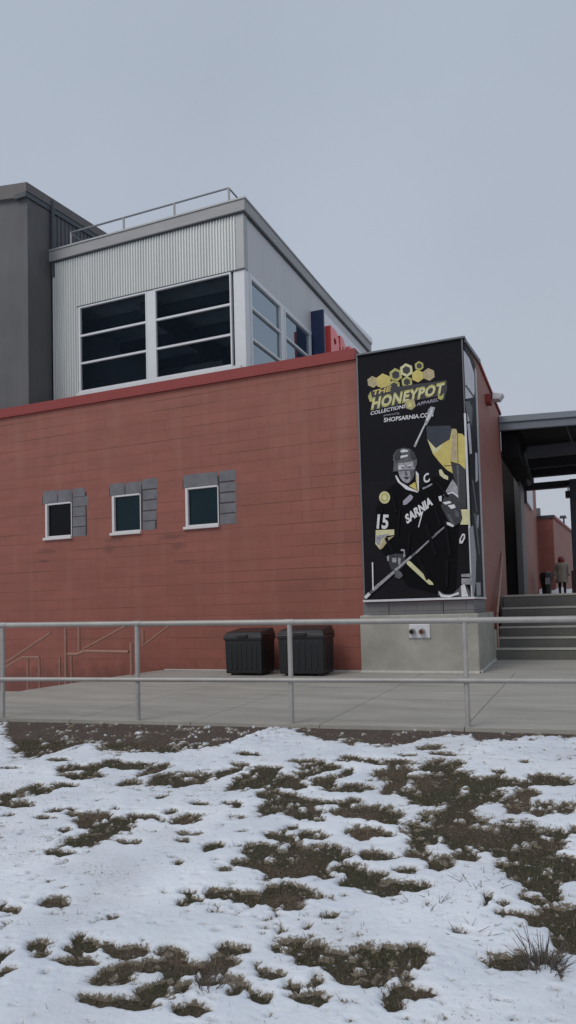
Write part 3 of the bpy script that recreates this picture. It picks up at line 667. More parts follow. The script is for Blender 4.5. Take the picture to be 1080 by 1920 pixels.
# windows
BL = [[[(100, 165, 172, 213), (169, 233, 168, 208), (237, 292, 160, 198), (237, 308, 200, 242), (237, 296, 246, 288), (237, 296, 292, 335), (237, 296, 340, 382)]],
      [[(408, 474, 138, 182), (479, 551, 132, 178), (556, 628, 116, 162), (560, 628, 168, 211), (560, 626, 217, 260), (560, 622, 266, 308), (560, 616, 313, 352)]],
      [[(746, 903, 92, 146), (911, 988, 78, 126), (913, 990, 133, 175), (915, 990, 182, 223), (915, 990, 230, 272), (915, 990, 278, 326)]]]
for k, (h, blk) in enumerate(zip(holes, BL)):
    xl, xr, zb, zt = h
    wn = MB()
    fwid = .045
    y0 = D-.012; y1 = D+.07
    wn.box((xl-.01, y0, zb), (xl+fwid, y1, zt)); wn.box((xr-.028, y0+.02, zb), (xr+.004, y1, zt))
    wn.box((xl+fwid, y0+.01, zt-.03), (xr-.028, y1, zt+.006)); wn.box((xl+fwid, y0+.01, zb), (xr-.028, y1, zb+.03))
    W_ = wn.build('window', 'frame_white', bb, bevel=.004)
    sl = MB(); sl.box((xl-.05, D-.05, zb-.055), (xr+.01, D+.05, zb-.002)); sl.build('sill', 'frame_white', W_, bevel=.006)
    pn = MB(); pn.quad((xl+.01, D+.045, zb), (xr-.01, D+.045, zb), (xr-.01, D+.045, zt), (xl+.01, D+.045, zt)); pn.build('pane', 'dim_glass' if k == 0 else 'small_glass', W_)
    bx = MB(); bx.add([(xl, D+.14, zb), (xr, D+.14, zb), (xr, D+.14, zt), (xl, D+.14, zt), (xl, D+.9, zb), (xr, D+.9, zb), (xr, D+.9, zt), (xl, D+.9, zt)], [(0, 1, 5, 4), (1, 2, 6, 5), (2, 3, 7, 6), (3, 0, 4, 7), (4, 5, 6, 7)])
    bx.build('room', 'room_dark', W_)
    ub = MB()
    for (xa, xb, ya, yb) in blk[0]:
        zc = [aty(*S6(xa, yb+(xb-xa)*.03), D).z, aty(*S6(xb, ya+2), D).z]; X0, X1 = aty(*S6(xa, (ya+yb)/2), D).x, aty(*S6(xb, (ya+yb)/2), D).x
        zlo = aty(*S6((xa+xb)/2, yb), D).z; zhi = aty(*S6((xa+xb)/2, ya), D).z
        if X0 < xr+.015 and zlo < zt+.012 and X1 > xr+.05: X0 = max(X0, xr+.012)
        if X0 < xr-.03: zlo = zt+.008; zhi = max(zhi, zt+.15)
        ub.box((X0, D-.003, zlo), (X1, D+.001, zhi))
    ub.build('unpainted_blocks', 'bare_block' if 'bare_block' in MATS else 'grey_block', W_)
    jb = MB(); jz0 = aty(*S6(blk[0][-1][0], blk[0][-1][3]), D).z
    jb.quad((min(q_[0] for q_ in ub.v)-.02, D-.0015, zt), (max(q_[0] for q_ in ub.v)-.04, D-.0015, zt), (max(q_[0] for q_ in ub.v)-.04, D-.0015, zt+.17), (min(q_[0] for q_ in ub.v)-.02, D-.0015, zt+.17))
    jb.quad((xr, D-.0015, jz0), (max(q_[0] for q_ in ub.v)-.04, D-.0015, jz0), (max(q_[0] for q_ in ub.v)-.04, D-.0015, zt), (xr, D-.0015, zt))
    jb.build('mortar', 'joint_dark', W_)

# ------------------------------------------------------------------ fire inlet on the plinth
fp = D-.10
fc = thing('fire_inlet', 'white steel plate with two round hose inlets on the concrete plinth', 'fire inlet', tuple(aty(786, 1195, fp)))
a, b = aty(768, 1196, fp), aty(806, 1170, fp)
MB().box((a.x, fp-.02, a.z), (b.x, fp+.002, b.z)).build('plate', 'strip_white', fc, bevel=.006)
MB().box((a.x-.015, fp-.012, a.z-.015), (b.x+.015, fp+.002, a.z+.005)).build('lip', 'ink_grey', fc)
for px, m_ in ((774, 'black_plastic'), (792, 'brass')):
    c = aty(px, 1183, fp); q = MB().tube([(c.x, fp-.015, c.z), (c.x, fp-.09, c.z-.01)], [.05, .046], 20).build('inlet', 'galv', fc, smooth=True)
    MB().tube([(c.x, fp-.088, c.z-.01), (c.x, fp-.10, c.z-.011)], .037, 18).build('cap', m_, q)

# ------------------------------------------------------------------ banner on the corner
YB = D-.055
bn = thing('banner', 'tall black banner with a hockey player and yellow lettering on the building corner', 'banner', tuple(aty(783, 1122, YB)))
bx0, bx1 = aty(678, 900, YB).x, -1.775
bz1 = aty(770, 651, YB).z; bz0 = aty(785, 1122, YB).z
MB().box((bx0, YB, bz0), (bx1, D-.003, bz1)).build('panel', 'banner_black', bn)
MB().box((bx0-.02, YB-.035, bz1), (bx1+.02, D+.3, bz1+.03)).build('top_cap', 'cap_grey', bn)
MB().box((bx0-.03, YB-.05, bz0-.035), (bx1+.02, D-.0, bz0)).build('bottom_ledge', 'strip_white', bn)
MB().box((bx0-.028, YB-.012, bz0), (bx0-.001, D-.004, bz1)).build('frame_strip', 'cap_grey', bn)
MB().box((bx1-.045, YB-.014, bz0), (bx1-.012, YB-.001, bz1-1.25)).build('frame_strip', 'strip_white', bn)
MB().box((bx1-.04, YB-.012, bz1-1.25), (bx1-.02, YB-.001, bz1)).build('frame_strip', 'cap_grey', bn)
LAY = [0]
def pr(parts, name, m, parent, label=None, depth=None):
    """flat print on the banner: list of pixel polygons laid on the banner plane, each print 0.8 mm over the last"""
    LAY[0] += 1; y = YB-.0015-.0004*LAY[0] if depth is None else depth
    first = None
    for poly in parts:
        mb = MB(); mb.add([aty(px, py, y) for px, py in poly], [tuple(range(len(poly)))])
        o = mb.build(name, m, parent, label=label, recalc=False); first = first or o
    return first
def c7(*p): return [(730+x*.1574, 790+y*.1574) for x, y in p]
def c4(*p): return [(660+x*.27778, 860+y*.27778) for x, y in p]
def c6(*p): return [(680+x/6, 660+y/6) for x, y in p]
def circ(cx, cy, rx, ry, n=24, a0=0): return [(cx+rx*math.cos(a0+2*math.pi*i/n), cy+ry*math.sin(a0+2*math.pi*i/n)) for i in range(n)]
def line(p, q, w0, w1=None):
    w1 = w0 if w1 is None else w1; dx, dy = q[0]-p[0], q[1]-p[1]; l = math.hypot(dx, dy); nx_, ny_ = -dy/l/2, dx/l/2
    return [(p[0]+nx_*w0, p[1]+ny_*w0), (q[0]+nx_*w1, q[1]+ny_*w1), (q[0]-nx_*w1, q[1]-ny_*w1), (p[0]-nx_*w0, p[1]-ny_*w0)]
def lettering(s, p0, p1, hv, m, name, parent, bold=.0, shear=0., grow=0., label=None, spacing=1.0):
    """text from p0 to p1 along its baseline, hv = up vector in photo pixels"""
    LAY[0] += 1; y = YB-.0015-.0004*LAY[0]; vs, fs = text2d(s, bold, spacing); mb = MB()
    P = []
    for u, v in vs:
        x = p0[0]+(p1[0]-p0[0])*u+hv[0]*v*(1+grow*u)+shear*v; yy = p0[1]+(p1[1]-p0[1])*u+hv[1]*v*(1+grow*u)
        P.append(aty(x, yy, y))
    mb.add(P, fs); return mb.build(name, m, parent, label=label, recalc=False)
pr([[(679, 905), (879, 890), (887, 1119), (685, 1121)]], 'print_ground', 'banner_floor', bn)
pr([c7((440, 60), (720, 50), (745, 90), (720, 215), (650, 255), (555, 320), (450, 205))], 'print_ground', 'banner_slate', bn)
# plain honeycomb cells behind the lettering
hexs = [(699, 716, 11, 'ink_tan'), (719, 715, 15, 'ink_yellow'), (739, 724, 12, 'ink_olive'), (742, 703, 13, 'ink_olive'), (762, 694, 13, 'ink_pale'), (763, 716, 11, 'ink_olive'), (783, 705, 12, 'ink_yellow'), (786, 686, 9, 'ink_olive'), (804, 702, 12, 'ink_tan')]
hp = {}
for cx, cy, r, m_ in hexs: hp.setdefault(m_, []).append(circ(cx, cy, r, r, 6, .4))
for m_, l in hp.items(): pr(l, 'honeycomb_print', m_, bn)
pr([circ(cx, cy, r*.6, r*.6, 6, .4) for cx, cy, r, m_ in hexs if m_ in ('ink_pale', 'ink_olive')], 'honeycomb_print', 'ink_dark', bn)
# lettering
pr([c6((55, 500), (85, 440), (320, 375), (330, 395), (430, 385), (945, 315), (950, 420), (915, 545), (860, 530), (830, 500), (600, 545), (520, 570), (130, 650), (90, 640), (110, 560))], 'lettering_shadow', 'ink_dark', bn)
pr([c6((60, 500), (88, 445), (120, 560), (80, 560)), c6((845, 470), (880, 500), (915, 460), (905, 520), (880, 540), (850, 525))], 'lettering_shadow', 'ink_olive', bn)
lettering('THE', (697.5, 741.5), (732, 733), (2.2, -9.5), 'ink_yellow', 'lettering', bn, .03)
lettering('HONEYPOT', (695.5, 767.5), (831, 737), (3.8, -22.0), 'ink_olive', 'lettering', bn, .055, 0, -.04, spacing=1.1)
lettering('HONEYPOT', (697.0, 765.0), (831, 735.5), (3.0, -18.0), 'ink_pale', 'lettering', bn, .012, 0, -.04, spacing=1.1)
lettering('COLLECTIONS', (694.5, 778.5), (760, 764.5), (.8, -7), 'ink_white', 'lettering', bn, .02)
pr([circ(769.5, 758.5, 10.5, 10.5, 6, .3)], 'badge_print', 'ink_tan', bn); pr([circ(769.5, 758.5, 7.5, 7.5, 6, .3)], 'badge_print', 'ink_olive', bn)
lettering('&', (765.5, 763), (773, 761.5), (.6, -8), 'ink_pale', 'lettering', bn, .02)
lettering('APPAREL', (781, 761.5), (822, 752), (.8, -6.5), 'ink_lilac', 'lettering', bn, .012)
lettering('powered by', (719.5, 780.5), (749, 776.5), (.3, -4.5), 'ink_grey', 'lettering', bn, .0)
lettering('SHOPSARNIA.COM', (719.5, 791.5), (812, 780.5), (.6, -8), 'ink_white', 'lettering', bn, .02)
# player picture
pp = pr([c4((300, 160), (430, 220), (560, 120), (650, 150), (720, 230), (720, 430), (700, 900), (600, 920), (380, 860), (210, 640), (160, 560), (165, 330), (200, 233))], 'player_picture', 'ink_jersey', bn, label='generic hockey player in a black jersey holding a stick')
pr([line((777, 838), (796, 797), 4.2, 3.2), [(794, 799), (797, 790), (803, 768), (808, 762), (816, 764), (812, 776), (806, 786), (800, 797)]], 'stick', 'ink_grey', pp)
pr([line((779, 832), (797, 795), 1.2), line((800, 789), (811, 765), 3.2, 1.4), line((806, 784), (811, 770), 1.2)], 'stick', 'ink_white', pp)
pr([c7((450, 210), (500, 265), (555, 320), (650, 255), (720, 215), (745, 90), (775, 88), (800, 95), (810, 140), (870, 150), (905, 190), (908, 575), (840, 510), (730, 475), (757, 622), (680, 575), (600, 490), (520, 390))], 'swoosh', 'ink_yellow', pp)
pr([c7((450, 210), (500, 265), (555, 322), (650, 255), (610, 320), (560, 372), (520, 372))], 'swoosh', 'ink_pale', pp)
pr([c7((745, 90), (800, 95), (805, 470), (730, 470))], 'swoosh', 'ink_tan', pp)
pr([c7((808, 140), (816, 140), (822, 500), (814, 500)), c7((650, 525), (750, 522), (752, 532), (655, 535))], 'swoosh', 'ink_dark', pp)
pr([c7((735, 480), (835, 512), (905, 570), (918, 1035), (830, 1040), (815, 830), (780, 700), (757, 633))], 'backdrop', 'ink_dark', pp)
pr([c7((800, 520), (826, 520), (836, 1035), (826, 1035))], 'backdrop', 'ink_mid', pp)
pr([c7((45, 470), (45, 400), (90, 335), (170, 315), (250, 330), (300, 380), (325, 450))], 'helmet', 'ink_mid', pp)
pr([c7((125, 345), (170, 333), (222, 345), (220, 362), (125, 372)), c7((132, 410), (218, 398), (222, 415), (180, 428), (130, 440))], 'helmet', 'ink_white', pp)
pr([c7((55, 465), (130, 440), (330, 440), (330, 505), (300, 590), (110, 600), (45, 590))], 'visor', 'ink_mid', pp)
pr([c7((100, 500), (280, 478), (300, 570), (105, 585)), ], 'visor', 'ink_grey', pp)
pr([c7((110, 530), (180, 524), (178, 534), (112, 542)), c7((110, 550), (160, 545), (160, 562), (112, 566)), c7((215, 520), (265, 512), (262, 524), (216, 532))], 'visor', 'ink_white', pp)
pr([c7((105, 592), (300, 578), (300, 635), (275, 695), (240, 728), (205, 737), (165, 715), (125, 665))], 'face', 'ink_grey', pp)
pr([c7((165, 665), (205, 655), (240, 665), (222, 690), (195, 692)), c7((180, 632), (225, 630), (212, 645), (190, 645)), c7((40, 590), (325, 572), (325, 580), (40, 602))], 'face', 'ink_dark', pp)
pr([c7((70, 652), (82, 640), (130, 720), (235, 785), (335, 832), (345, 850), (200, 812), (100, 722)), c7((315, 590), (350, 625), (352, 830), (340, 835), (318, 700))], 'collar', 'ink_white', pp)
pr([c7((235, 768), (308, 720), (330, 825)), c7((320, 640), (332, 650), (336, 790), (325, 760))], 'collar', 'ink_yellow', pp)
lettering('C', (795.5, 907), (806.5, 901), (-3, -16), 'ink_white', 'lettering', pp, .03)
pr([c7((393, 790), (440, 775), (505, 738), (515, 752), (470, 780), (400, 812))], 'jersey_trim', 'ink_grey', pp)
pr([c7((590, 580), (620, 570), (655, 630), (700, 655), (700, 698), (650, 682), (600, 640))], 'jersey_trim', 'ink_pale', pp)
pr([c7((162, 950), (250, 868), (285, 898), (270, 930), (205, 990), (165, 998))], 'jersey_trim', 'ink_lilac', pp)
lettering('SARNIA', (763, 982), (812, 945), (-3.5, -15.5), 'ink_white', 'lettering', pp, .045, -1.0)
lettering('7', (783, 989), (791, 983), (3.0, -26), 'ink_white', 'lettering', pp, .03)
pr([circ(*c4((220, 262))[0], 10.2, 11.5)], 'shoulder_badge', 'ink_pale', pp); pr([circ(*c4((220, 262))[0], 7.6, 8.6)], 'shoulder_badge', 'ink_olive', pp)
pr([circ(*c4((220, 262))[0], 4, 4.6)], 'shoulder_badge', 'ink_pale', pp)
lettering('15', (706, 990), (727.5, 990.5), (2.2, -26), 'ink_white', 'lettering', pp, .035)
pr([c4((160, 482), (285, 478), (285, 515), (235, 520), (205, 555), (190, 615), (158, 575))], 'cuff', 'ink_pale', pp)
pr([c4((163, 520), (260, 505), (200, 545), (183, 590), (160, 565))], 'cuff', 'ink_grey', pp)
pr([c4((215, 540), (285, 520), (240, 560), (200, 612), (183, 600))], 'cuff', 'ink_tan', pp)
pr([c4((232, 660), (290, 640), (360, 645), (355, 720), (310, 760), (265, 750))], 'glove', 'ink_dark', pp)
pr([c4((270, 672), (300, 668), (300, 700), (272, 700)), c4((312, 668), (330, 672), (325, 715), (312, 715)), c4((330, 610), (355, 612), (360, 660), (345, 665), (350, 625), (328, 622)), c4((235, 660), (250, 650), (248, 690), (238, 690))], 'glove', 'ink_grey', pp)
pr([c4((285, 735), (330, 765), (345, 790), (320, 812), (290, 800))], 'glove', 'ink_mid', pp)
pr([c4((615, 250), (655, 180), (680, 138), (712, 190), (718, 268), (690, 240), (650, 232))], 'cuff', 'ink_grey', pp)
pr([c4((625, 240), (680, 222), (715, 250), (716, 262), (680, 234), (640, 245))], 'cuff', 'ink_white', pp)
pr([c4((600, 320), (625, 250), (675, 232), (715, 265), (742, 370), (735, 430), (690, 455), (650, 420))], 'glove', 'ink_dark', pp)
pr([c4((610, 295), (660, 285), (672, 298), (630, 310)), c4((645, 315), (690, 308), (700, 330), (670, 340)), c4((583, 255), (605, 250), (605, 290), (590, 285)), c4((628, 425), (660, 432), (690, 452), (680, 462), (640, 445))], 'glove', 'ink_white', pp)
pr([c4((640, 370), (660, 380), (690, 440), (675, 445)), c4((690, 340), (720, 360), (725, 400), (700, 390))], 'glove', 'ink_mid', pp)
pr([c4((735, 342), (790, 342), (797, 445), (730, 445), (745, 400))], 'backdrop', 'ink_pale', pp)
pr([c4((370, 690), (390, 690), (545, 838), (550, 852), (520, 850), (370, 712))], 'stick', 'ink_pale', pp)
pr([line(c4((95, 932))[0], c4((640, 448))[0], 5.5, 3.4)], 'stick', 'ink_mid', pp)
pr([line(c4((140, 888))[0], c4((285, 762))[0], 6.2, 5.2), line(c4((290, 755))[0], c4((400, 660))[0], 4.2), line(c4((430, 640))[0], c4((540, 530))[0], 2.2, 1.4), line(c4((560, 512))[0], c4((632, 452))[0], 1.6)], 'stick', 'ink_grey', pp)
pr([line(c4((88, 940))[0], c4((118, 910))[0], 6), line(c4((138, 700))[0], c4((142, 885))[0], 2.4)], 'stick', 'ink_white', pp)
pr([c4((580, 925), (583, 888), (625, 915), (680, 912), (735, 860), (760, 840), (800, 905), (800, 932))], 'skate', 'ink_mid', pp)
pr([c4((582, 895), (612, 918), (660, 922), (720, 900), (722, 915), (660, 936), (600, 934)), c4((735, 858), (758, 842), (785, 930), (740, 932))], 'skate', 'ink_white', pp)
pr([c4((737, 780), (800, 775), (805, 800), (738, 798)), c4((738, 808), (803, 808), (806, 850), (740, 848))], 'sock', 'ink_grey', pp)
pr([c4((725, 545), (745, 505), (762, 508), (765, 535), (745, 572), (725, 572)), ], 'trim_mark', 'ink_white', pp); pr([c4((732, 548), (748, 518), (757, 520), (742, 556))], 'trim_mark', 'ink_jersey', pp)

# folds in the jersey, eyes and shading of the face
for a_, b_, w0 in (((735, 925), (742, 960), 3), ((750, 955), (745, 1005), 2.5), ((770, 1000), (762, 1040), 4), ((800, 985), (815, 1040), 5), ((835, 975), (842, 1040), 4), ((820, 905), (838, 930), 4), ((725, 1010), (735, 1035), 4), ((785, 1045), (800, 1085), 5), ((840, 1050), (835, 1100), 5), ((815, 950), (825, 985), 3), ((712, 945), (716, 958), 3)):
    pr([[(a_[0]-w0, a_[1]), (a_[0]+w0*.3, a_[1]-2), (b_[0]+w0, b_[1]), (b_[0]-w0*.2, b_[1]+3)]], 'jersey_fold', 'ink_fold', pp)
pr([c7((140, 548), (165, 543), (168, 552), (142, 556)), c7((222, 540), (252, 536), (252, 545), (225, 549))], 'face', 'ink_dark', pp)
pr([c7((240, 595), (298, 582), (298, 635), (275, 695), (240, 728), (255, 660)), c7((188, 590), (200, 590), (203, 625), (185, 628))], 'face', 'ink_mid', pp)
pr([c7((95, 340), (130, 322), (128, 380), (118, 440), (60, 460), (60, 400)), c7((240, 335), (290, 375), (318, 440), (260, 440))], 'helmet', 'ink_dark', pp)
# second banner round the corner, in the plane x
XB = sx+.03
sb = thing('side_banner', 'narrow black and white printed banner round the corner beside the hockey banner', 'banner', (XB, 12.6, bz0))
sy0, sy1 = 11.99, 13.12
MB().box((sx+.002, sy0, bz0), (XB, sy1, 5.42)).build('panel', 'banner_black', sb)
SL = [0]
def prs(parts, name, m_):
    SL[0] += 1
    for poly in parts: MB().add([atx(px, py, XB+.001+.0004*SL[0]) for px, py in poly], [tuple(range(len(poly)))]).build(name, m_, sb, recalc=False)
prs([[(869, 656), (880, 672), (889, 700), (890, 735), (888, 745), (873, 748), (871, 700)]], 'print', 'side_white')
prs([[(874, 758), (883, 760), (884, 785), (877, 792)], [(876, 795), (881, 793), (885, 850), (881, 852)], [(891, 848), (895, 850), (896, 900), (892, 905)]], 'print', 'side_white')
prs([[(880, 990), (887, 985), (893, 1040), (892, 1090), (889, 1118), (886, 1118)], [(894, 965), (898, 966), (897, 990), (893, 992)], [(893, 1092), (901, 1092), (902, 1116), (894, 1117)]], 'print', 'ink_grey')
prs([[(872, 752), (880, 752), (886, 765), (885, 800), (874, 770)]], 'print', 'ink_mid')
prs([line((873, 722), (889, 745), 3.0)], 'print', 'ink_dark')
prs([line((890, 962), (899, 1040), 3.5, 2.0), line((886, 900), (894, 960), 3.0, 2.0)], 'print', 'ink_mid')
for yy, m_ in ((sy1-.10, 'strip_white'), (sy1-.005, 'strip_white')):
    MB().box((sx+.003, yy-.03, bz0), (XB+.014, yy, 5.30)).build('frame_strip', m_, sb)
MB().box((sx, sy0-.02, bz0-.035), (XB+.03, sy1+.03, bz0)).build('bottom_ledge', 'strip_white', sb)
MB().hexa([(sx-.25, 11.93, 5.42), (XB+.02, 11.93, 5.42), (XB+.02, 13.72, 5.61), (sx-.25, 13.72, 5.61), (sx-.25, 11.93, 5.48), (XB+.02, 11.93, 5.48), (XB+.02, 13.72, 5.68), (sx-.25, 13.72, 5.68)]).build('top_cap', 'cap_grey', sb)

# floodlight on the side wall
q = atx(912, 750, sx)
fl = thing('floodlight', 'small white floodlight on a red box high on the side wall', 'light', (sx, q.y, q.z))
MB().box((sx, q.y-.16, q.z-.10), (sx+.10, q.y+.12, q.z+.08)).build('junction_box', 'red_coping', fl, bevel=.01)
MB().tube([(sx+.09, q.y, q.z+.02), (sx+.16, q.y, q.z+.06)], .022, 10).build('arm', 'tin_grey', fl)
MB().hexa([(sx+.13, q.y-.14, q.z-.03), (sx+.26, q.y-.14, q.z-.05), (sx+.26, q.y+.14, q.z-.05), (sx+.13, q.y+.14, q.z-.03), (sx+.14, q.y-.14, q.z+.10), (sx+.34, q.y-.14, q.z+.05), (sx+.34, q.y+.14, q.z+.05), (sx+.14, q.y+.14, q.z+.10)]).build('lamp_head', 'strip_white', fl, bevel=.008)

# ------------------------------------------------------------------ metal clad upper storey
YU = D+1.0; XL, XR = -11.19, -6.27
us = thing('metal_clad_storey', 'corrugated metal upper storey with large dark glazing above the red wall', 'building', (-8.7, YU, 5.2))
zfa = aty(98, 495, YU).z; zfb = aty(453.3, 397.6, YU).z
zf = (zfa+zfb)/2; zft = zf+.235
def P(px, py): return aty(px, py, YU)
wl, wr = P(150, 640).x, XR
zh = (P(144, 578).z+P(440, 510).z)/2; zsill = (P(153, 733).z+P(435, 684).z)/2
YEND = 22.0
def corr_front(mb, x0, x1, z0, z1, y, pitch=.068, amp=.03, seed=0):
    n = int(round((x1-x0)/pitch)); xs = []
    for i in range(n):
        a = x0+(x1-x0)*i/n; p = (x1-x0)/n
        xs += [(a, 0), (a+p*.22, 0), (a+p*.42, -amp), (a+p*.68, -amp), (a+p*.9, 0)]
    xs.append((x1, 0)); k = len(mb.v)
    for x, d in xs: mb.v += [(x, y+d, z0), (x, y+d, z1)]
    for i in range(len(xs)-1): mb.f.append((k+2*i, k+2*i+2, k+2*i+3, k+2*i+1))
cf = MB(); corr_front(cf, XL, XR-.16, zh+.03, zf, YU); corr_front(cf, XL, wl-.02, 4.6, zh+.03, YU); corr_front(cf, wl-.02, XR-.16, 5.0, zsill-.12, YU)
cf.build('cladding', 'zinc', us, recalc=False)
def corr_side(mb, y0, y1, z0, z1, x, pitch=.10, amp=.008):
    n = int(round((y1-y0)/pitch)); ys = []
    for i in range(n):
        a = y0+(y1-y0)*i/n; p = (y1-y0)/n
        ys += [(a, 0), (a+p*.3, 0), (a+p*.45, amp), (a+p*.75, amp), (a+p*.9, 0)]
    ys.append((y1, 0)); k = len(mb.v)
    for y, d in ys: mb.v += [(x+d, y, z0), (x+d, y, z1)]
    for i in range(len(ys)-1): mb.f.append((k+2*i, k+2*i+2, k+2*i+3, k+2*i+1))
wy0 = atx(469.6, 560, XR).y; wy1 = atx(583, 640, XR).y+.06
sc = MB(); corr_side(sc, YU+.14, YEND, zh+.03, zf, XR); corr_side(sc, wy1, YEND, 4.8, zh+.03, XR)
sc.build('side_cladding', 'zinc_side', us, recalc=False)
cm = MB(); cm.box((XR-.17, YU-.022, zh+.03), (XR+.024, YU+.15, zf)); cm.build('corner_trim', 'zinc_flash', us, bevel=.01)
pc = MB(); pc.box((P(437, 600).x+.03, YU-.01, zsill-.6), (XR+.01, wy0-.02, zh+.028)); pc.build('corner_panel', 'white_frame', us, bevel=.008)
fa_ = MB(); fa_.box((XL-.05, YU-.09, zf), (XR+.09, YEND, zft)); fa_.build('fascia', 'fascia_grey', us, bevel=.01)
fl_ = MB(); fl_.box((XL-.05, YU-.11, zft), (XR+.11, YEND, zft+.035)); fl_.build('roof_edge', 'zinc_flash', us)
dl = MB(); dl.box((XL, YU-.05, zf-.025), (XR+.05, YU+.02, zf-.001)); dl.box((XR+.005, YU+.02, zf-.025), (XR+.05, YEND, zf-.001)); dl.build('drip_edge', 'dark_trim', us)
hd = MB(); hd.box((wl-.06, YU-.03, zh), (XR+.03, YU-.005, zh+.028)); hd.build('head_flashing', 'dark_trim', us)
# front windows: two, each of three panes
def bay_window(x0, x1, z0, z1, y, rails, wname='window'):
    f_ = MB(); t = .05
    f_.box((x0-t, y-.035, z0-t), (x0, y+.05, z1+t*.6)); f_.box((x1, y-.035, z0-t), (x1+t*.6, y+.05, z1+t*.6))
    f_.box((x0, y-.034, z1), (x1, y+.05, z1+t*.6)); f_.box((x0, y-.034, z0-t), (x1, y+.05, z0))
    W_ = f_.build(wname, 'white_frame', us)
    for r_ in rails: MB().box((x0, y-.03, r_-.022), (x1, y+.04, r_+.022)).build('glazing_bar', 'white_frame', W_)
    zz = [z0]+sorted(rails)+[z1]
    for a, b in zip(zz, zz[1:]):
        lo = a+(.022 if a != z0 else 0); hi = b-(.022 if b != z1 else 0)
        MB().quad((x0, y+.02, lo), (x1, y+.02, lo), (x1, y+.02, hi), (x0, y+.02, hi)).build('pane', 'bay_glass', W_)
    return W_
xw = [P(152.5, 650).x, P(275, 630).x, P(294, 620).x, P(433, 600).x]
r1 = (P(152.5, 632).z+P(275, 605).z)/2; r2 = (P(152.5, 684).z+P(275, 659).z)/2
r3 = (P(294, 600).z+P(433, 570).z)/2; r4 = (P(294, 654).z+P(433, 627).z)/2
bay_window(xw[0], xw[1], zsill, zh-.03, YU, [(r1+r3)/2, (r2+r4)/2]); bay_window(xw[2], xw[3], zsill, zh-.03, YU, [(r1+r3)/2, (r2+r4)/2])
MB().box((xw[1]+.03, YU-.028, zsill-.05), (xw[2]-.05, YU+.05, zh)).build('mullion', 'white_frame', us)
sl = MB(); sl.box((wl-.07, YU-.06, zsill-.12), (XR-.1, YU+.03, zsill-.052)); sl.build('sill', 'white_frame', us)
# side windows along the right face
def side_window(y0, y1, z0, z1, x, rails):
    f_ = MB(); t = .05
    f_.box((x-.05, y0-t, z0-t), (x+.035, y0, z1+t)); f_.box((x-.05, y1, z0-t), (x+.035, y1+t, z1+t))
    f_.box((x-.05, y0, z1), (x+.034, y1, z1+t)); f_.box((x-.05, y0, z0-t), (x+.034, y1, z0))
    W_ = f_.build('window', 'white_frame', us)
    for r_ in rails: MB().box((x-.04, y0, r_-.022), (x+.03, y1, r_+.022)).build('glazing_bar', 'white_frame', W_)
    zz = [z0]+sorted(rails)+[z1]
    for a, b in zip(zz, zz[1:]):
        lo = a+(.022 if a != z0 else 0); hi = b-(.022 if b != z1 else 0)
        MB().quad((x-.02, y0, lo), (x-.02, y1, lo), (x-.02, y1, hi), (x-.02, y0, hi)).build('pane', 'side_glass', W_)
ya, yb = atx(470, 570, XR).y, atx(524, 600, XR).y; yc, yd = atx(534, 620, XR).y, atx(580, 640, XR).y
sr1 = atx(495, 598, XR).z; sr2 = atx(500, 657, XR).z
zs_top = atx(500, 553, XR).z
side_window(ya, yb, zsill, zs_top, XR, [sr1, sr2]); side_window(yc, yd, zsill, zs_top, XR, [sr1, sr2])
MB().box((XR-.05, yb+.05, zsill-.3), (XR+.022, yc-.05, zs_top+.05)).build('mullion', 'white_frame', us)
MB().box((XR-.04, wy0-.06, zs_top+.05), (XR+.02, wy1, zh+.028)).build('side_head', 'white_frame', us)
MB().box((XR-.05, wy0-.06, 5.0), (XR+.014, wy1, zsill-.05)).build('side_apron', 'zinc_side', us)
# dark room behind the glass
rm = MB(); x0, x1, y0, y1, z0, z1 = XL+.1, XR-.12, YU+.12, 20.5, 5.15, zh+.5
rm.quad((x0, y0, z0), (x1, y0, z0), (x1, y1, z0), (x0, y1, z0)); rm.quad((x0, y1, z0), (x1, y1, z0), (x1, y1, z1), (x0, y1, z1)); rm.quad((x0, y0, z0), (x0, y1, z0), (x0, y1, z1), (x0, y0, z1))
rm.build('room', 'room_wall', us)
MB().box((x0, y0+.1, zh+.12), (x1, y1, zh+.3)).build('room_ceiling', 'room_ceiling', us)
rb = MB()
for k in range(5): rb.box((x0, y0+.8+k*1.5, zh-.12), (x1, y0+.95+k*1.5, zh+.12))
rb.box((x0+2.0, y0+.3, zh-.25), (x0+2.35, y1, zh+.02)); rb.build('ceiling_beams', 'dark_trim', us)
fr_ = MB(); fr_.box((x0+.3, y0+.5, 5.15), (x0+1.2, y0+1.1, 6.25)); fr_.box((x0+2.9, y0+.6, 5.15), (x0+3.9, y0+1.0, 6.55)); fr_.tube([(x0+.2, y0+.35, 6.32), (x1-.4, y0+.35, 6.32)], .02, 6)
fr_.build('room_furniture', 'dark_trim', us)
MB().box((-24, YU+.3, 5.2), (XL-.1, 22, 5.3)).build('lower_roof', 'fascia_grey', us)

sn = MB(); sn.hexa([(XR-.4, 17.5, zft+.036), (XR+.10, 17.5, zft+.036), (XR+.14, YEND, zft+.036), (XR-.4, YEND, zft+.036), (XR-.35, 17.6, zft+.05), (XR+.06, 17.6, zft+.05), (XR+.13, YEND, zft+.22), (XR-.35, YEND, zft+.22)]); sn.build('roof_snow', 'roof_snow', us, bevel=.02)
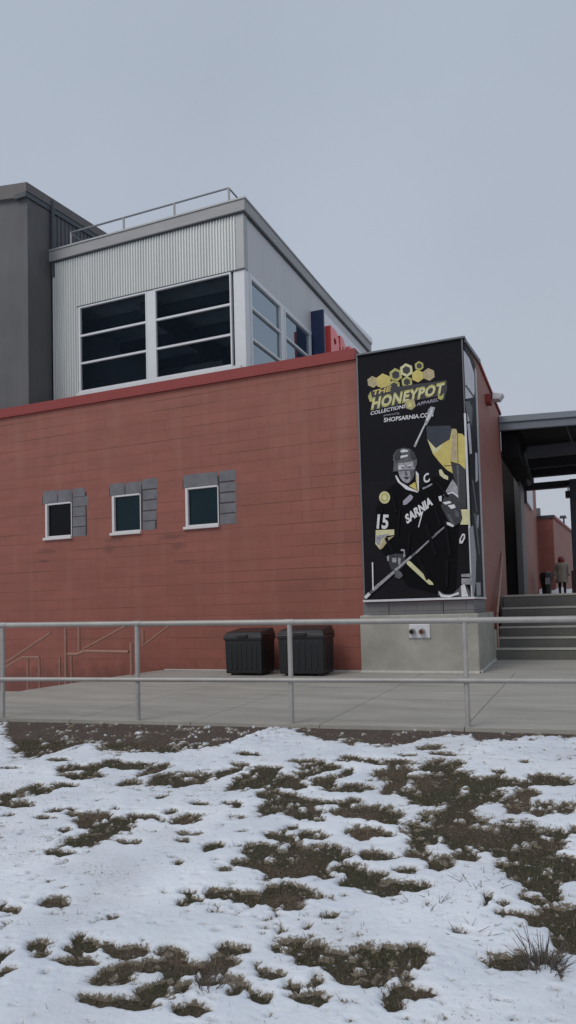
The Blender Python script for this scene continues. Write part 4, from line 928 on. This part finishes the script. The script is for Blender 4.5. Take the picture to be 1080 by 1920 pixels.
# rooftop railing
YR_ = YU+.12
rr = thing('roof_railing', 'thin pipe railing along the roof of the metal upper storey', 'railing', (-8.7, YR_, zft))
zr = (aty(133, 437, YR_).z+aty(428, 352, YR_).z)/2
xr0, xr1 = aty(132, 440, YR_).x, aty(429, 360, YR_).x
MB().tube([(xr0, YR_, zr), (xr1, YR_, zr), (xr1, YR_+4, zr)], .022, 8).build('top_rail', 'roof_rail', rr, smooth=True)
MB().tube([(xr0, YR_, zr-.02), (xr0, YR_+4, zr-.02)], .02, 8).build('top_rail', 'roof_rail', rr, smooth=True)
MB().tube([(xr0, YR_+.0, zr-.27), (xr0, YR_+4, zr-.27)], .016, 8).build('mid_rail', 'roof_rail', rr, smooth=True)
for px, py in ((133, 440), (232, 420), (327, 395), (429, 360)):
    X = aty(px, py, YR_).x; MB().tube([(X, YR_, zft+.03), (X, YR_, zr)], .024, 8).build('post', 'galv', rr, smooth=True)
for yy in (2, 4):
    MB().tube([(xr1, YR_+yy, zft+.03), (xr1, YR_+yy, zr)], .02, 8).build('post', 'galv', rr, smooth=True)
    MB().tube([(xr0, YR_+yy, zft+.03), (xr0, YR_+yy, zr)], .02, 8).build('post', 'galv', rr, smooth=True)

# sign with red letters on the right face
ys0 = atx(606, 600, XR+.32).y
sg = thing('lettered_sign', 'white sign with thick red letters and a navy blue end on the upper storey side', 'sign', (XR, ys0, 6))
zst = atx(606, 584, XR+.32).z; SX = XR+.32
MB().box((XR+.03, ys0+.012, 5.15), (SX, 21.5, zst)).build('cabinet', 'sign_white', sg)
MB().box((XR+.012, ys0-.06, 5.12), (SX+.03, ys0+.01, zst+.03)).build('end_panel', 'sign_navy', sg, bevel=.01)
lz1 = atx(621, 612, SX+.14).z; lz0 = lz1-.95
for ch, pa, pb in (('P', 620.5, 636), ('R', 638, 650.5), ('O', 652, 662)):
    ly = atx(pa, 640, SX+.15).y; wd = atx(pb, 640, SX+.15).y-ly
    vs, fs = text2d(ch, .045)
    mb = MB(); k = len(vs)
    ptsf = [(SX+.15, ly+u*wd, lz0+(lz1-lz0)*v) for u, v in vs]; ptsb = [(SX+.005, y, z) for _, y, z in ptsf]
    mb.v = ptsf+ptsb; mb.f = []
    ed = {}
    for f_ in fs:
        for i in range(len(f_)):
            a, b = f_[i], f_[(i+1) % len(f_)]; ed[(a, b)] = ed.get((a, b), 0)+1
    for (a, b) in ed:
        if (b, a) not in ed: mb.f.append((a, b, b+k, a+k))
    lt_ = mb.build('letter', 'sign_red', sg)
    MB().add([(x+.002, y, z) for x, y, z in ptsf], fs).build('letter_face', 'sign_face', lt_, recalc=False)

# ------------------------------------------------------------------ dark tower block
tw = thing('dark_tower', 'dark grey metal clad tower block rising at the left edge', 'building', (-13, 12.2, 5.2))
yt0 = 12.14; yt1 = 14.95
zt0 = atx(48, 342, XL).z; zt1 = atx(195, 435, XL).z; _q = aty(0, 350, yt0); ztl = zt0+(_q.z-zt0)/(_q.x-XL)*(-24-XL)
ysm = YU-.03
bo = .32
MB().add([(-24, yt0+.06, 4.7), (XL-.02, yt0+.06, 4.7), (XL-.02, yt0+.06, zt0-bo), (-24, yt0+.06, ztl-bo)], [(0, 1, 2, 3)]).build('front_cladding', 'dark_clad', tw)
dz = (zt1-zt0)/(yt1-yt0)
MB().add([(XL-.02, yt0+.06, 4.7), (XL-.02, ysm, 4.7), (XL-.02, ysm, zt0-bo+dz*(ysm-yt0)), (XL-.02, yt0+.06, zt0-bo)], [(0, 1, 2, 3)]).build('side_panel', 'dark_clad', tw)
sd_ = MB(); ys_ = np.arange(ysm, yt1, .14)
for a in ys_:
    z = zt0-bo+dz*(a-yt0)
    sd_.add([(XL-.03, a, 5), (XL-.03, a+.09, 5), (XL-.03, a+.09, z), (XL-.03, a, z)], [(0, 1, 2, 3)])
    sd_.add([(XL-.03, a+.09, 5), (XL-.008, a+.10, 5), (XL-.008, a+.10, z), (XL-.03, a+.09, z)], [(0, 1, 2, 3)])
    sd_.add([(XL-.008, a+.10, 5), (XL-.008, a+.13, 5), (XL-.008, a+.13, z), (XL-.008, a+.10, z)], [(0, 1, 2, 3)])
    sd_.add([(XL-.008, a+.13, 5), (XL-.03, a+.14, 5), (XL-.03, a+.14, z), (XL-.008, a+.13, z)], [(0, 1, 2, 3)])
sd_.build('ribbed_cladding', 'dark_clad_rib', tw, recalc=False)
MB().add([(XL-.03, yt1, 5), (-24, yt1, 5), (-24, yt1, zt1-bo), (XL-.03, yt1, zt1-bo)], [(0, 1, 2, 3)]).build('back_cladding', 'dark_clad', tw)
dp = MB(); dp.tube([(XL+.03, ysm+.02, 8.9), (XL+.03, ysm+.02, zt0+.02)], .045, 8); dp.build('downpipe', 'dark_trim', tw, smooth=True)
fc1 = MB()
fc1.hexa([(-24, yt0-.02, ztl-bo), (XL+.02, yt0-.02, zt0-bo), (XL-.4, yt0+.4, zt0-bo), (-24, yt0+.4, ztl-bo), (-24, yt0-.02, ztl), (XL+.02, yt0-.02, zt0), (XL-.4, yt0+.4, zt0), (-24, yt0+.4, ztl)])
fc1.build('fascia', 'brown_fascia', tw)
fc2 = MB(); g = XL+.03
fc2.hexa([(XL-.4, yt0+.02, zt0-bo*.62), (g, yt0-.015, zt0-bo*.62), (g, yt1+.1, zt1-bo*.62), (XL-.4, yt1+.1, zt1-bo*.62), (XL-.4, yt0+.02, zt0+.004), (g, yt0-.015, zt0+.004), (g, yt1+.1, zt1+.004), (XL-.4, yt1+.1, zt1+.004)])
fc2.build('fascia', 'brown_fascia', tw)
fc3 = MB(); fc3.hexa([(XL-.3, yt0-.03, zt0-bo), (XL+.015, yt0-.03, zt0-bo), (XL+.015, yt1+.08, zt1-bo), (XL-.3, yt1+.08, zt1-bo), (XL-.3, yt0-.03, zt0-bo*.66), (XL+.015, yt0-.03, zt0-bo*.66), (XL+.015, yt1+.08, zt1-bo*.66), (XL-.3, yt1+.08, zt1-bo*.66)])
fc3.build('gutter', 'dark_trim', tw)
MB().add([(-24, yt0, ztl-.02), (XL, yt0, zt0-.02), (XL, yt1, zt1-.02), (-24, yt1, zt1+(ztl-zt0)-.02)], [(0, 1, 2, 3)]).build('roof', 'dark_trim', tw)

# ------------------------------------------------------------------ two black bins
BW, BD, BH = .72, .56, .80
def make_bin():
    t = thing('storage_bin', '', 'bin', (0, 0, 0), 'black bins against the red wall')
    b = MB()
    tp = .012
    b.hexa([(-BW/2+tp, -BD/2+tp, .03), (BW/2-tp, -BD/2+tp, .03), (BW/2-tp, BD/2-tp, .03), (-BW/2+tp, BD/2-tp, .03), (-BW/2, -BD/2, BH-.14), (BW/2, -BD/2, BH-.14), (BW/2, BD/2, BH-.14), (-BW/2, BD/2, BH-.14)])
    b.build('body', 'black_plastic', t, bevel=.02)
    r = MB()
    for k in range(6):
        x = -BW/2+.12+k*(BW-.24)/5; r.box((x-.018, -BD/2-.002, .1), (x+.018, -BD/2+.03, BH-.24))
    for k in range(4):
        y = -BD/2+.1+k*(BD-.2)/3; r.box((BW/2-.03, y-.016, .1), (BW/2+.002, y+.016, BH-.24))
    r.build('ribs', 'black_plastic', t, bevel=.005)
    MB().box((-BW/2-.015, -BD/2-.018, BH-.20), (BW/2+.015, BD/2+.01, BH-.135)).build('rim', 'black_lid', t, bevel=.012)
    l = MB(); l.hexa([(-BW/2-.02, -BD/2-.025, BH-.132), (BW/2+.02, -BD/2-.025, BH-.132), (BW/2+.02, BD/2+.01, BH-.132), (-BW/2-.02, BD/2+.01, BH-.132), (-BW/2+.03, -BD/2+.04, BH-.06), (BW/2-.03, -BD/2+.04, BH-.06), (BW/2-.03, BD/2, BH), (-BW/2+.03, BD/2, BH)])
    lo = l.build('lid', 'black_lid', t, bevel=.015)
    MB().box((-.10, -BD/2-.05, BH-.16), (.10, -BD/2-.02, BH-.10)).build('handle', 'black_lid', lo, bevel=.008)
    f_ = MB()
    for sx_ in (-1, 1):
        for sy_ in (-1, 1): f_.tube([(sx_*(BW/2-.1), sy_*(BD/2-.1), 0), (sx_*(BW/2-.1), sy_*(BD/2-.1), .04)], .03, 10)
    f_.build('feet', 'black_plastic', t)
    return t
def copy_tree(o, parent=None):
    c = o.copy(); C.objects.link(c); c.parent = parent
    for ch in list(o.children): copy_tree(ch, c)
    return c
bin1 = make_bin(); bin2 = copy_tree(bin1)
by = 11.38
xa = aty(456, 1240, by-BD/2).x; xb = aty(563, 1240, by-BD/2).x
bin1.location = (xa, by, pave_z(xa, by)); bin2.location = (xb, by+.01, pave_z(xb, by)); bin2.rotation_euler = (0, 0, math.radians(1.5)); bin1.scale = (.98, 1, 1); bin2.scale = (1.12, 1, 1.03)
bin1['label'] = 'left of two black plastic bins standing against the red wall'
bin2['label'] = 'right of two black bins at the red wall, partly behind a fence post'

# ------------------------------------------------------------------ stair railings in the areaway
YA = 11.0
def R_(px, py, y=YA): return aty(px, py, y)
def rail_thing(label, segs, y, m_='red_rail'):
    p0 = R_(*segs[0][1][0], y); t = thing('stair_handrail', label, 'handrail', (p0.x, y, -1.6), 'red handrails of the sunken stair')
    for nm, pts_, r_ in segs:
        pp_ = [R_(a, b, y) for a, b in pts_]
        if nm == 'post': pp_[-1] = Vector((pp_[0].x+.0, y, min(pp_[-1].z, -1.0 if pts_[-1][1] > 1240 else pp_[-1].z)))
        MB().tube(pp_, r_, 8).build(nm, m_, t, smooth=True)
rail_thing('red handrail sloping up from the far left in the sunken stair', [('rail', [(-10, 1256), (15, 1240), (95, 1187)], .024), ('rail', [(-10, 1265), (15, 1249), (42, 1232.5), (74, 1232.6)], .024), ('post', [(74, 1233), (74.5, 1264)], .022), ('post', [(52.5, 1234), (53, 1264)], .022)], 10.9)
rail_thing('red handrail with a level landing bar in the middle of the sunken stair', [('rail', [(127, 1226.5), (145, 1226.7), (160, 1221), (241, 1222.5)], .03), ('rail', [(145, 1227), (160, 1215), (219, 1183), (240, 1172)], .02), ('post', [(123, 1178), (125.5, 1265)], .03), ('post', [(134, 1228), (135, 1265)], .022), ('post', [(112, 1232), (113, 1265)], .022), ('post', [(246, 1205), (249, 1250)], .03), ('post', [(148, 1165), (150.5, 1219)], .028)], 10.95)
rail_thing('red handrail rising behind the fence post at the top of the sunken stair', [('rail', [(268, 1211), (311, 1178), (330, 1164)], .02), ('post', [(268, 1180), (269, 1212)], .03)], 11.3)
# stair flight inside the areaway
fl2 = thing('sunken_stair', 'red painted concrete stair rising to the right in the sunken area along the wall', 'steps', (-9, 11.3, -1.7))
x_top, n_st = R_(268, 1250, 11.4).x, 9
mat('red_step', (.13, .07, .06), .8, 0, .2, 3)
for k in range(n_st):
    x1_ = x_top-.28*k; MB().box((x1_-.28, 11.05, -1.72), (x1_, D-.02, -.10-.185*k)).build('step', 'red_step', fl2)

# ------------------------------------------------------------------ galvanised fence
fe = thing('pipe_fence', 'grey galvanised pipe fence along the front of the pavement', 'fence', (-3.8, 6.8, -.1))
dirv = (FB-FA)/3
def fpt(k): p = FA+dirv*k; return p
FH = 1.06
for k in range(-1, 6):
    p = fpt(k); zg = -.16
    zt = -.085+FH
    MB().tube([(p.x, p.y, zg-.2), (p.x, p.y, zt-.02)], .0255, 14).build('post', 'galv', fe, smooth=True)
a, b = fpt(-1.6), fpt(5.6)
zt = [aty(0, 1170, 1), 0]
# rail heights from the photo at the first and fourth post
def rail_z(px, py, k):
    d = ray(px, py); p = fpt(k); s = math.hypot(p.x, p.y)/math.hypot(d[0], d[1]); return d[2]*s+EYE
t0, t3 = rail_z(5, 1172, 0), rail_z(876, 1163, 3); m0, m3 = rail_z(5, 1273, 0), rail_z(878, 1275.5, 3)
def rz_(z0, z3, k): return z0+(z3-z0)*k/3
MB().tube([(a.x, a.y, rz_(t0, t3, -1.6)), (b.x, b.y, rz_(t0, t3, 5.6))], .029, 16).build('top_rail', 'galv', fe, smooth=True)
MB().tube([(a.x, a.y-.03, rz_(m0, m3, -1.6)), (b.x, b.y-.03, rz_(m0, m3, 5.6))], .024, 16).build('mid_rail', 'galv', fe, smooth=True)
for k in range(-1, 6):
    p = fpt(k); z = rz_(t0, t3, k)
    MB().tube([(p.x-.05*dirv.normalized().x, p.y-.05*dirv.normalized().y, z), (p.x+.05*dirv.normalized().x, p.y+.05*dirv.normalized().y, z)], .0325, 16).build('rail_clamp', 'galv', fe, smooth=True)

# ------------------------------------------------------------------ steps and landing
LZ = 1.29
sp_ = thing('concrete_steps', 'grey concrete steps with pale nosings climbing to the covered landing', 'steps', (0, 13.9, 0))
ys6 = [1215, 1194, 1174, 1156, 1138, 1114.5]
for i, py in enumerate(ys6):
    y0 = 13.86+.3*i; z = aty(1000, py, y0).z
    y1 = y0+.34 if i < 5 else y0+.6
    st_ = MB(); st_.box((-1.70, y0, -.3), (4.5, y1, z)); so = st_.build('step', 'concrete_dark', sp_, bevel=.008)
    no = MB(); no.box((-1.70, y0-.014, z-.034), (4.5, y0+.05, z+.003)); no.build('nosing', 'nosing', so)
LZ = z
stg = MB(); stg.box((-1.765, 13.84, -.3), (-1.702, 14.15, .62)); stg.build('kerb', 'nosing', sp_)
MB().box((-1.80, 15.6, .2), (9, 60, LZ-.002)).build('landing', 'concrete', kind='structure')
hr_ = thing('step_handrail', 'pinkish handrail rising up the left side of the concrete steps', 'handrail', (-1.66, 14, 0))
hx = -1.62
p0, p1 = atx(932.5, 1150, hx), atx(941, 1038, hx)
p0 = aty(932, 1150, 14.05); p1 = aty(941.5, 1037, 16.2)
MB().tube([p0, p1], .026, 10).build('rail', 'copper_rail', hr_, smooth=True)
MB().tube([p0, (p0.x, p0.y, 0.2)], .02, 10).build('post', 'copper_rail', hr_, smooth=True)

# ------------------------------------------------------------------ entrance canopy
cy0 = 16.75
cn_ = thing('entrance_canopy', 'dark steel entrance canopy with a blue grey edge over the landing', 'canopy', (1, 18, LZ))
XC0, XC1 = aty(936, 800, cy0).x, 6.0
def cz(px, py): return aty(px, py, cy0).z
zl1, zr1 = cz(939, 781), cz(1080, 770); xl1, xr1 = aty(939, 781, cy0).x, aty(1080, 770, cy0).x
def czl(dpx):   # height along the edge, extrapolated
    a_, b_ = cz(939, 781+dpx), cz(1080, 770+dpx); s_ = (b_-a_)/(xr1-xl1); return a_+s_*(XC0-xl1), a_+s_*(XC1-xl1)
zA, zB = czl(0), czl(26); zM = czl(12)
YE = 21.2
def slabx(mb, y0, y1, lo, hi, x0=XC0, x1=XC1):
    mb.hexa([(x0, y0, lo[0]), (x1, y0, lo[1]), (x1, y1, lo[1]), (x0, y1, lo[0]), (x0, y0, hi[0]), (x1, y0, hi[1]), (x1, y1, hi[1]), (x0, y1, hi[0])]); return mb
slabx(MB(), cy0-.04, YE, zM, zA).build('roof_edge', 'canopy_metal', cn_, bevel=.01)
slabx(MB(), cy0, cy0+.12, zB, (zM[0]-.004, zM[1]-.004)).build('fascia', 'canopy_band', cn_)
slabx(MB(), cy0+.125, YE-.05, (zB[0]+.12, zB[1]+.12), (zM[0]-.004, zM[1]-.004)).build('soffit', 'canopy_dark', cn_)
yb1 = 17.9
def band(y, px0, pyt0, pyb0, th, x0=None):
    a_ = aty(1040, pyt0, y).z; b_ = aty(1040, pyb0, y).z; X0 = XC0 if x0 is None else x0
    return MB().box((X0, y, b_), (XC1, y+th, a_))
band(yb1, 1040, 832, 853, .2, aty(988, 850, yb1).x).build('beam', 'canopy_beam', cn_)
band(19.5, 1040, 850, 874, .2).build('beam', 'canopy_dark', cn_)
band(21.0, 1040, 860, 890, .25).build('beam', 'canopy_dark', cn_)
yrb = 21.6
band(yrb, 1040, 902, 914, .25, aty(966, 910, yrb).x).build('beam', 'canopy_dark', cn_)
lz = aty(965, 880, 17.2).z
MB().box((sx+.01, 17.0, aty(985, 908, 21).z), (sx+.40, 21.4, zB[0]+.1)).build('wall_beam', 'canopy_black', cn_)
def colm(px0, px1, y, z0, z1, m_, nm='column'):
    a_ = aty(px0, 1000, y).x; b_ = aty(px1, 1000, y).x
    return MB().box((a_, y, z0), (b_, y+.3, z1)).build(nm, m_, cn_, bevel=.01)
zbm = aty(1040, 905, yrb).z
colm(1071.5, 1098, 21.2, LZ-.02, zbm, 'column_navy')
a_ = aty(1071, 1070, 21.0)
MB().box((a_.x, 20.95, LZ-.02), (a_.x+.75, 21.19, a_.z)).build('column_base', 'brown_wood', cn_, bevel=.01)
MB().tube([aty(978, 845, 18.2), aty(990, 905, 20.8)], .10, 8).build('brace', 'canopy_beam', cn_)
MB().tube([aty(1061, 800, 17.2), aty(1072, 828, 17.5)], .03, 8).build('brace', 'canopy_beam', cn_)
# recess between wall and rear wall
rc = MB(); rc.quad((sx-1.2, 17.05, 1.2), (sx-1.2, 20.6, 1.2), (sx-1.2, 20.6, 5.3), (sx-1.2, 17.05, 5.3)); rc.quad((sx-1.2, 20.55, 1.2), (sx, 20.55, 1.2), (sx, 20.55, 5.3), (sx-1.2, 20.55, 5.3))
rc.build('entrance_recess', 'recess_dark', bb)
MB().box((sx-.06, 20.4, LZ-.02), (sx+.10, 21.5, 4.7)).build('pilaster', 'pilaster_grey', bb, bevel=.01)
MB().box((sx-1.2, 19.3, LZ-.02), (sx-.28, 19.36, 5.2)).build('door', 'door_dark', bb)

# white sign panel on the rear wall
p = atx(986, 941, sx+.06); p2 = atx(997.5, 957, sx+.06)
ws = thing('wall_sign', 'white sign panel hung on the far red wall under the canopy', 'sign', (sx, p.y, p.z))
MB().box((sx+.025, p.y, p.z), (sx+.10, p2.y, p.z+1.3)).build('panel', 'strip_white', ws)
MB().box((sx+.02, p.y-.05, p.z-.05), (sx+.095, p.y-.002, p.z+1.3)).build('edge', 'dark_trim', ws)

# hanging black box under the rear beam
p = aty(1066, 928, yrb-.2)
hb = thing('hanging_speaker', 'black square box hanging under the far canopy beam', 'speaker', tuple(p))
a_, b_ = aty(1060.5, 934, yrb-.2), aty(1071, 921, yrb-.2)
MB().box((a_.x, yrb-.35, a_.z), (b_.x, yrb-.1, b_.z)).build('box', 'black_plastic', hb, bevel=.01)
MB().box((a_.x+.06, yrb-.25, b_.z), (b_.x-.06, yrb-.18, b_.z+.16)).build('bracket', 'strip_white', hb)

# ------------------------------------------------------------------ far red building, its roof box and lamp
YF = 27.8
fb = thing('far_brick_building', 'lower red building with an angled side beyond the landing', 'building', (-1.5, YF, LZ))
ztop = aty(1038, 968, YF).z; xk = aty(1038, 1000, YF).x
r_ = ray(1080, 1004); tt = (ztop-EYE)/r_[2]; ex, ey = r_[0]*tt, r_[1]*tt
MB().add([(-6, YF, LZ-.1), (xk, YF, LZ-.1), (xk, YF, ztop), (-6, YF, ztop)], [(0, 1, 2, 3)]).build('front_wall', 'red_block', fb)
MB().add([(xk, YF, LZ-.1), (ex, ey, LZ-.1), (ex, ey, ztop), (xk, YF, ztop)], [(0, 1, 2, 3)]).build('side_wall', 'red_block_side', fb)
MB().add([(-6, YF, ztop-.01), (xk, YF, ztop-.01), (ex, ey, ztop-.01), (ex-6, ey+2, ztop-.01), (-6, ey+2, ztop-.01)], [(0, 1, 2, 3, 4)]).build('roof', 'fascia_grey', fb)
tp = MB(); tp.box((-6, YF-.05, ztop-.06), (xk+.02, YF+.1, ztop+.05)); tp.build('coping', 'dark_trim', fb)
nrm = Vector((ey-YF, -(ex-xk), 0)).normalized()*.05
tp2 = MB(); tp2.prism([(xk, YF, ztop-.06), (ex, ey, ztop-.06), (ex, ey, ztop+.05), (xk, YF, ztop+.05)], nrm); tp2.build('coping', 'red_coping', fb)
p = aty(1009, 960, YF+1); q = aty(1012.5, 953, YF+1)
ch = MB().box((p.x-.1, YF+.9, ztop-.05), (q.x, YF+1.3, q.z)).build('roof_vent', 'tin_grey', fb)
p = aty(1055.5, 968, 30)
rl = thing('roof_lamp', 'dark flat lamp head on a short pole above the far red roof', 'lamp', tuple(aty(1056, 985, 33)))
a_, b_ = aty(1049, 972, 33), aty(1062.5, 967, 33)
MB().hexa([(a_.x, 32.8, a_.z), (b_.x, 32.8, a_.z), (b_.x, 33.2, a_.z), (a_.x, 33.2, a_.z), (a_.x+.04, 32.8, b_.z), (b_.x-.04, 32.8, b_.z), (b_.x-.04, 33.2, b_.z), (a_.x+.04, 33.2, b_.z)]).build('lamp_head', 'dark_trim', rl)
pz = aty(1057, 972, 33); MB().tube([(pz.x, 33, pz.z), (pz.x, 33, ztop-.2)], .035, 8).build('pole', 'dark_trim', rl)

# snow bank at the foot of the far building
sbk = MB(); n1, n2 = 26, 8
zb_ = aty(1050, 1101, 27.2).z-LZ
for i in range(n1+1):
    for j in range(n2+1):
        x = -1.75+i*.16; t_ = j/n2; hgt = zb_*math.sin(math.pi*t_)**.7*(.9+.14*math.sin(i*1.7)+.08*math.sin(i*4.1+j))
        sbk.v.append((x, 26.6+1.1*t_, LZ-.01+max(0, hgt)))
for i in range(n1):
    for j in range(n2):
        a0 = i*(n2+1)+j; sbk.f.append((a0, a0+1, a0+n2+2, a0+n2+1))
o = sbk.build('snow_bank', 'roof_snow', smooth='all'); tag(o, 'low ploughed snow bank behind the person at the end of the landing', 'snow bank')

# ------------------------------------------------------------------ litter bin beside the person
yl = 25.2
lx0, lx1 = aty(1012, 1090, yl).x, aty(1037, 1090, yl).x; lxc = (lx0+lx1)/2; lr = (lx1-lx0)/2; lzt = aty(1025, 1072, yl).z
lb = thing('litter_bin', 'black litter bin with a flared top on the landing left of the person', 'bin', (lxc, yl, LZ))
MB().tube([(lxc, yl, LZ-.02), (lxc, yl, LZ+(lzt-LZ)*.45), (lxc, yl, lzt-.18)], [lr*.62, lr*.78, lr*1.02], 8).build('body', 'black_plastic', lb)
MB().tube([(lxc, yl, lzt-.18), (lxc, yl, lzt-.05), (lxc, yl, lzt)], [lr*1.04, lr*.95, lr*.6], 8).build('hood', 'black_lid', lb)
MB().box((lxc-lr*.1, yl-lr*1.02, lzt-.42), (lxc+lr*.6, yl-lr*.8, lzt-.2)).build('notice', 'ink_grey', lb)

# ------------------------------------------------------------------ person walking away
yp = 25.6
pc_ = aty(1053.5, 1080, yp); top_z = aty(1053, 1043, yp).z
Hh = top_z-LZ
k_ = Hh/1.66
pe_ = thing('person', 'person seen from behind with red hair, a long beige coat and black trousers', 'person', (pc_.x, yp, LZ))
def skin_body():
    V = []; Ed = []; Rr = []
    def v(x, y, z, r, par=None):
        V.append((x*k_, y*k_, z*k_)); Rr.append(r*k_); i = len(V)-1
        if par is not None: Ed.append((par, i))
        return i
    pelvis = v(0, 0, .92, .125); waist = v(0, .01, 1.08, .115, pelvis); chest = v(0, 0, 1.28, .135, waist); neckb = v(0, 0, 1.40, .07, chest); neck = v(0, -.01, 1.46, .052, neckb)
    head = v(0, -.005, 1.55, .082, neck); v(0, 0, 1.62, .07, head)
    for s in (-1, 1):
        sh = v(s*.17, 0, 1.37, .062, chest); up = .03 if s < 0 else 0
        el = v(s*.235, .03, 1.10, .045, sh); wr = v(s*.26, -.06, .87, .03, el); hd_ = v(s*.262, -.075, .80, .034, wr)
        for fi, (dx, ln) in enumerate(((-.022, .062), (-.008, .072), (.007, .068), (.021, .055))):
            f1 = v(s*.262+dx*.35, -.08+dx, .765, .010, hd_); f2 = v(s*.258+dx*.35, -.088+dx, .765-ln, .008, f1)
        t1 = v(s*.24, -.105, .795, .010, hd_); v(s*.235, -.118, .755, .008, t1)
        hip = v(s*.085, 0, .84, .095, pelvis); kn = v(s*.095, -.03 if s > 0 else .03, .46, .062, hip); an = v(s*.095, .04 if s > 0 else .0, .08, .042, kn)
        v(s*.10, .17 if s > 0 else .13, .035, .036, an)
    me = bpy.data.meshes.new('body'); me.from_pydata(V, Ed, []); o = bpy.data.objects.new('body', me); C.objects.link(o)
    md = o.modifiers.new('Skin', 'SKIN'); ss = o.modifiers.new('Sub', 'SUBSURF'); ss.levels = 2; ss.render_levels = 2
    if not me.skin_vertices: me.skin_vertices.new()
    for i, r in enumerate(Rr): me.skin_vertices[0].data[i].radius = (r, r)
    me.skin_vertices[0].data[0].use_root = True
    dg = bpy.context.evaluated_depsgraph_get(); m2 = bpy.data.meshes.new_from_object(o.evaluated_get(dg))
    bpy.data.objects.remove(o); return m2
bm_ = skin_body()
for p_ in bm_.polygons: p_.use_smooth = True
bm_.materials.clear()
for n_ in ('skin', 'trousers', 'boot'): bm_.materials.append(MATS[n_])
for p_ in bm_.polygons:
    z = p_.center.z/k_; x = abs(p_.center.x/k_)
    p_.material_index = 2 if z < .12 else (1 if (z < 1.0 and x < .2) else 0)
bo_ = bpy.data.objects.new('body', bm_); C.objects.link(bo_); reg(bo_, pe_, Vector((pc_.x, yp, LZ)))
def loft(rings, n=20):
    mb = MB(); o_ = Vector((pc_.x, yp, LZ))
    for (cx, cy, z, rx, ry) in rings:
        for j in range(n):
            a = 2*math.pi*j/n; mb.v.append(tuple(o_+Vector(((cx+rx*math.cos(a)*(1+.03*math.sin(5*a+z*9)))*k_, (cy+ry*math.sin(a))*k_, z*k_))))
    for i in range(len(rings)-1):
        for j in range(n): mb.f.append((i*n+j, i*n+(j+1) % n, (i+1)*n+(j+1) % n, (i+1)*n+j))
    mb.f.append(tuple(range(n))[::-1]); mb.f.append(tuple((len(rings)-1)*n+j for j in range(n))); return mb
cb = loft([(0, 0, .60, .235, .18), (0, 0, .66, .235, .18), (0, 0, .80, .225, .17), (0, .01, 1.0, .195, .15), (0, .01, 1.12, .185, .145), (0, 0, 1.26, .215, .15), (0, 0, 1.36, .20, .125), (0, 0, 1.42, .10, .085), (0, 0, 1.45, .07, .07)])
cb.build('coat', 'coat_beige', pe_, smooth='all')
for s in (-1, 1):
    o_ = Vector((pc_.x, yp, LZ))
    pts_ = [o_+Vector((s*x*k_, y*k_, z*k_)) for x, y, z in ((.14, 0, 1.375), (.19, .01, 1.33), (.225, .03, 1.2), (.245, .03, 1.10), (.262, -.02, .97), (.272, -.055, .865))]
    MB().tube(pts_, [.06*k_, .078*k_, .07*k_, .062*k_, .055*k_, .05*k_], 12).build('coat_sleeve', 'coat_beige', pe_, smooth='all')
hr2 = loft([(0, 0, 1.38, .09, .06), (0, -.015, 1.42, .125, .085), (0, -.015, 1.50, .135, .11), (0, -.005, 1.58, .125, .115), (0, .0, 1.64, .09, .09), (0, 0, 1.665, .03, .03)])
hr2.build('hair', 'hair_red', pe_, smooth='all')
bpy.context.view_layer.update()
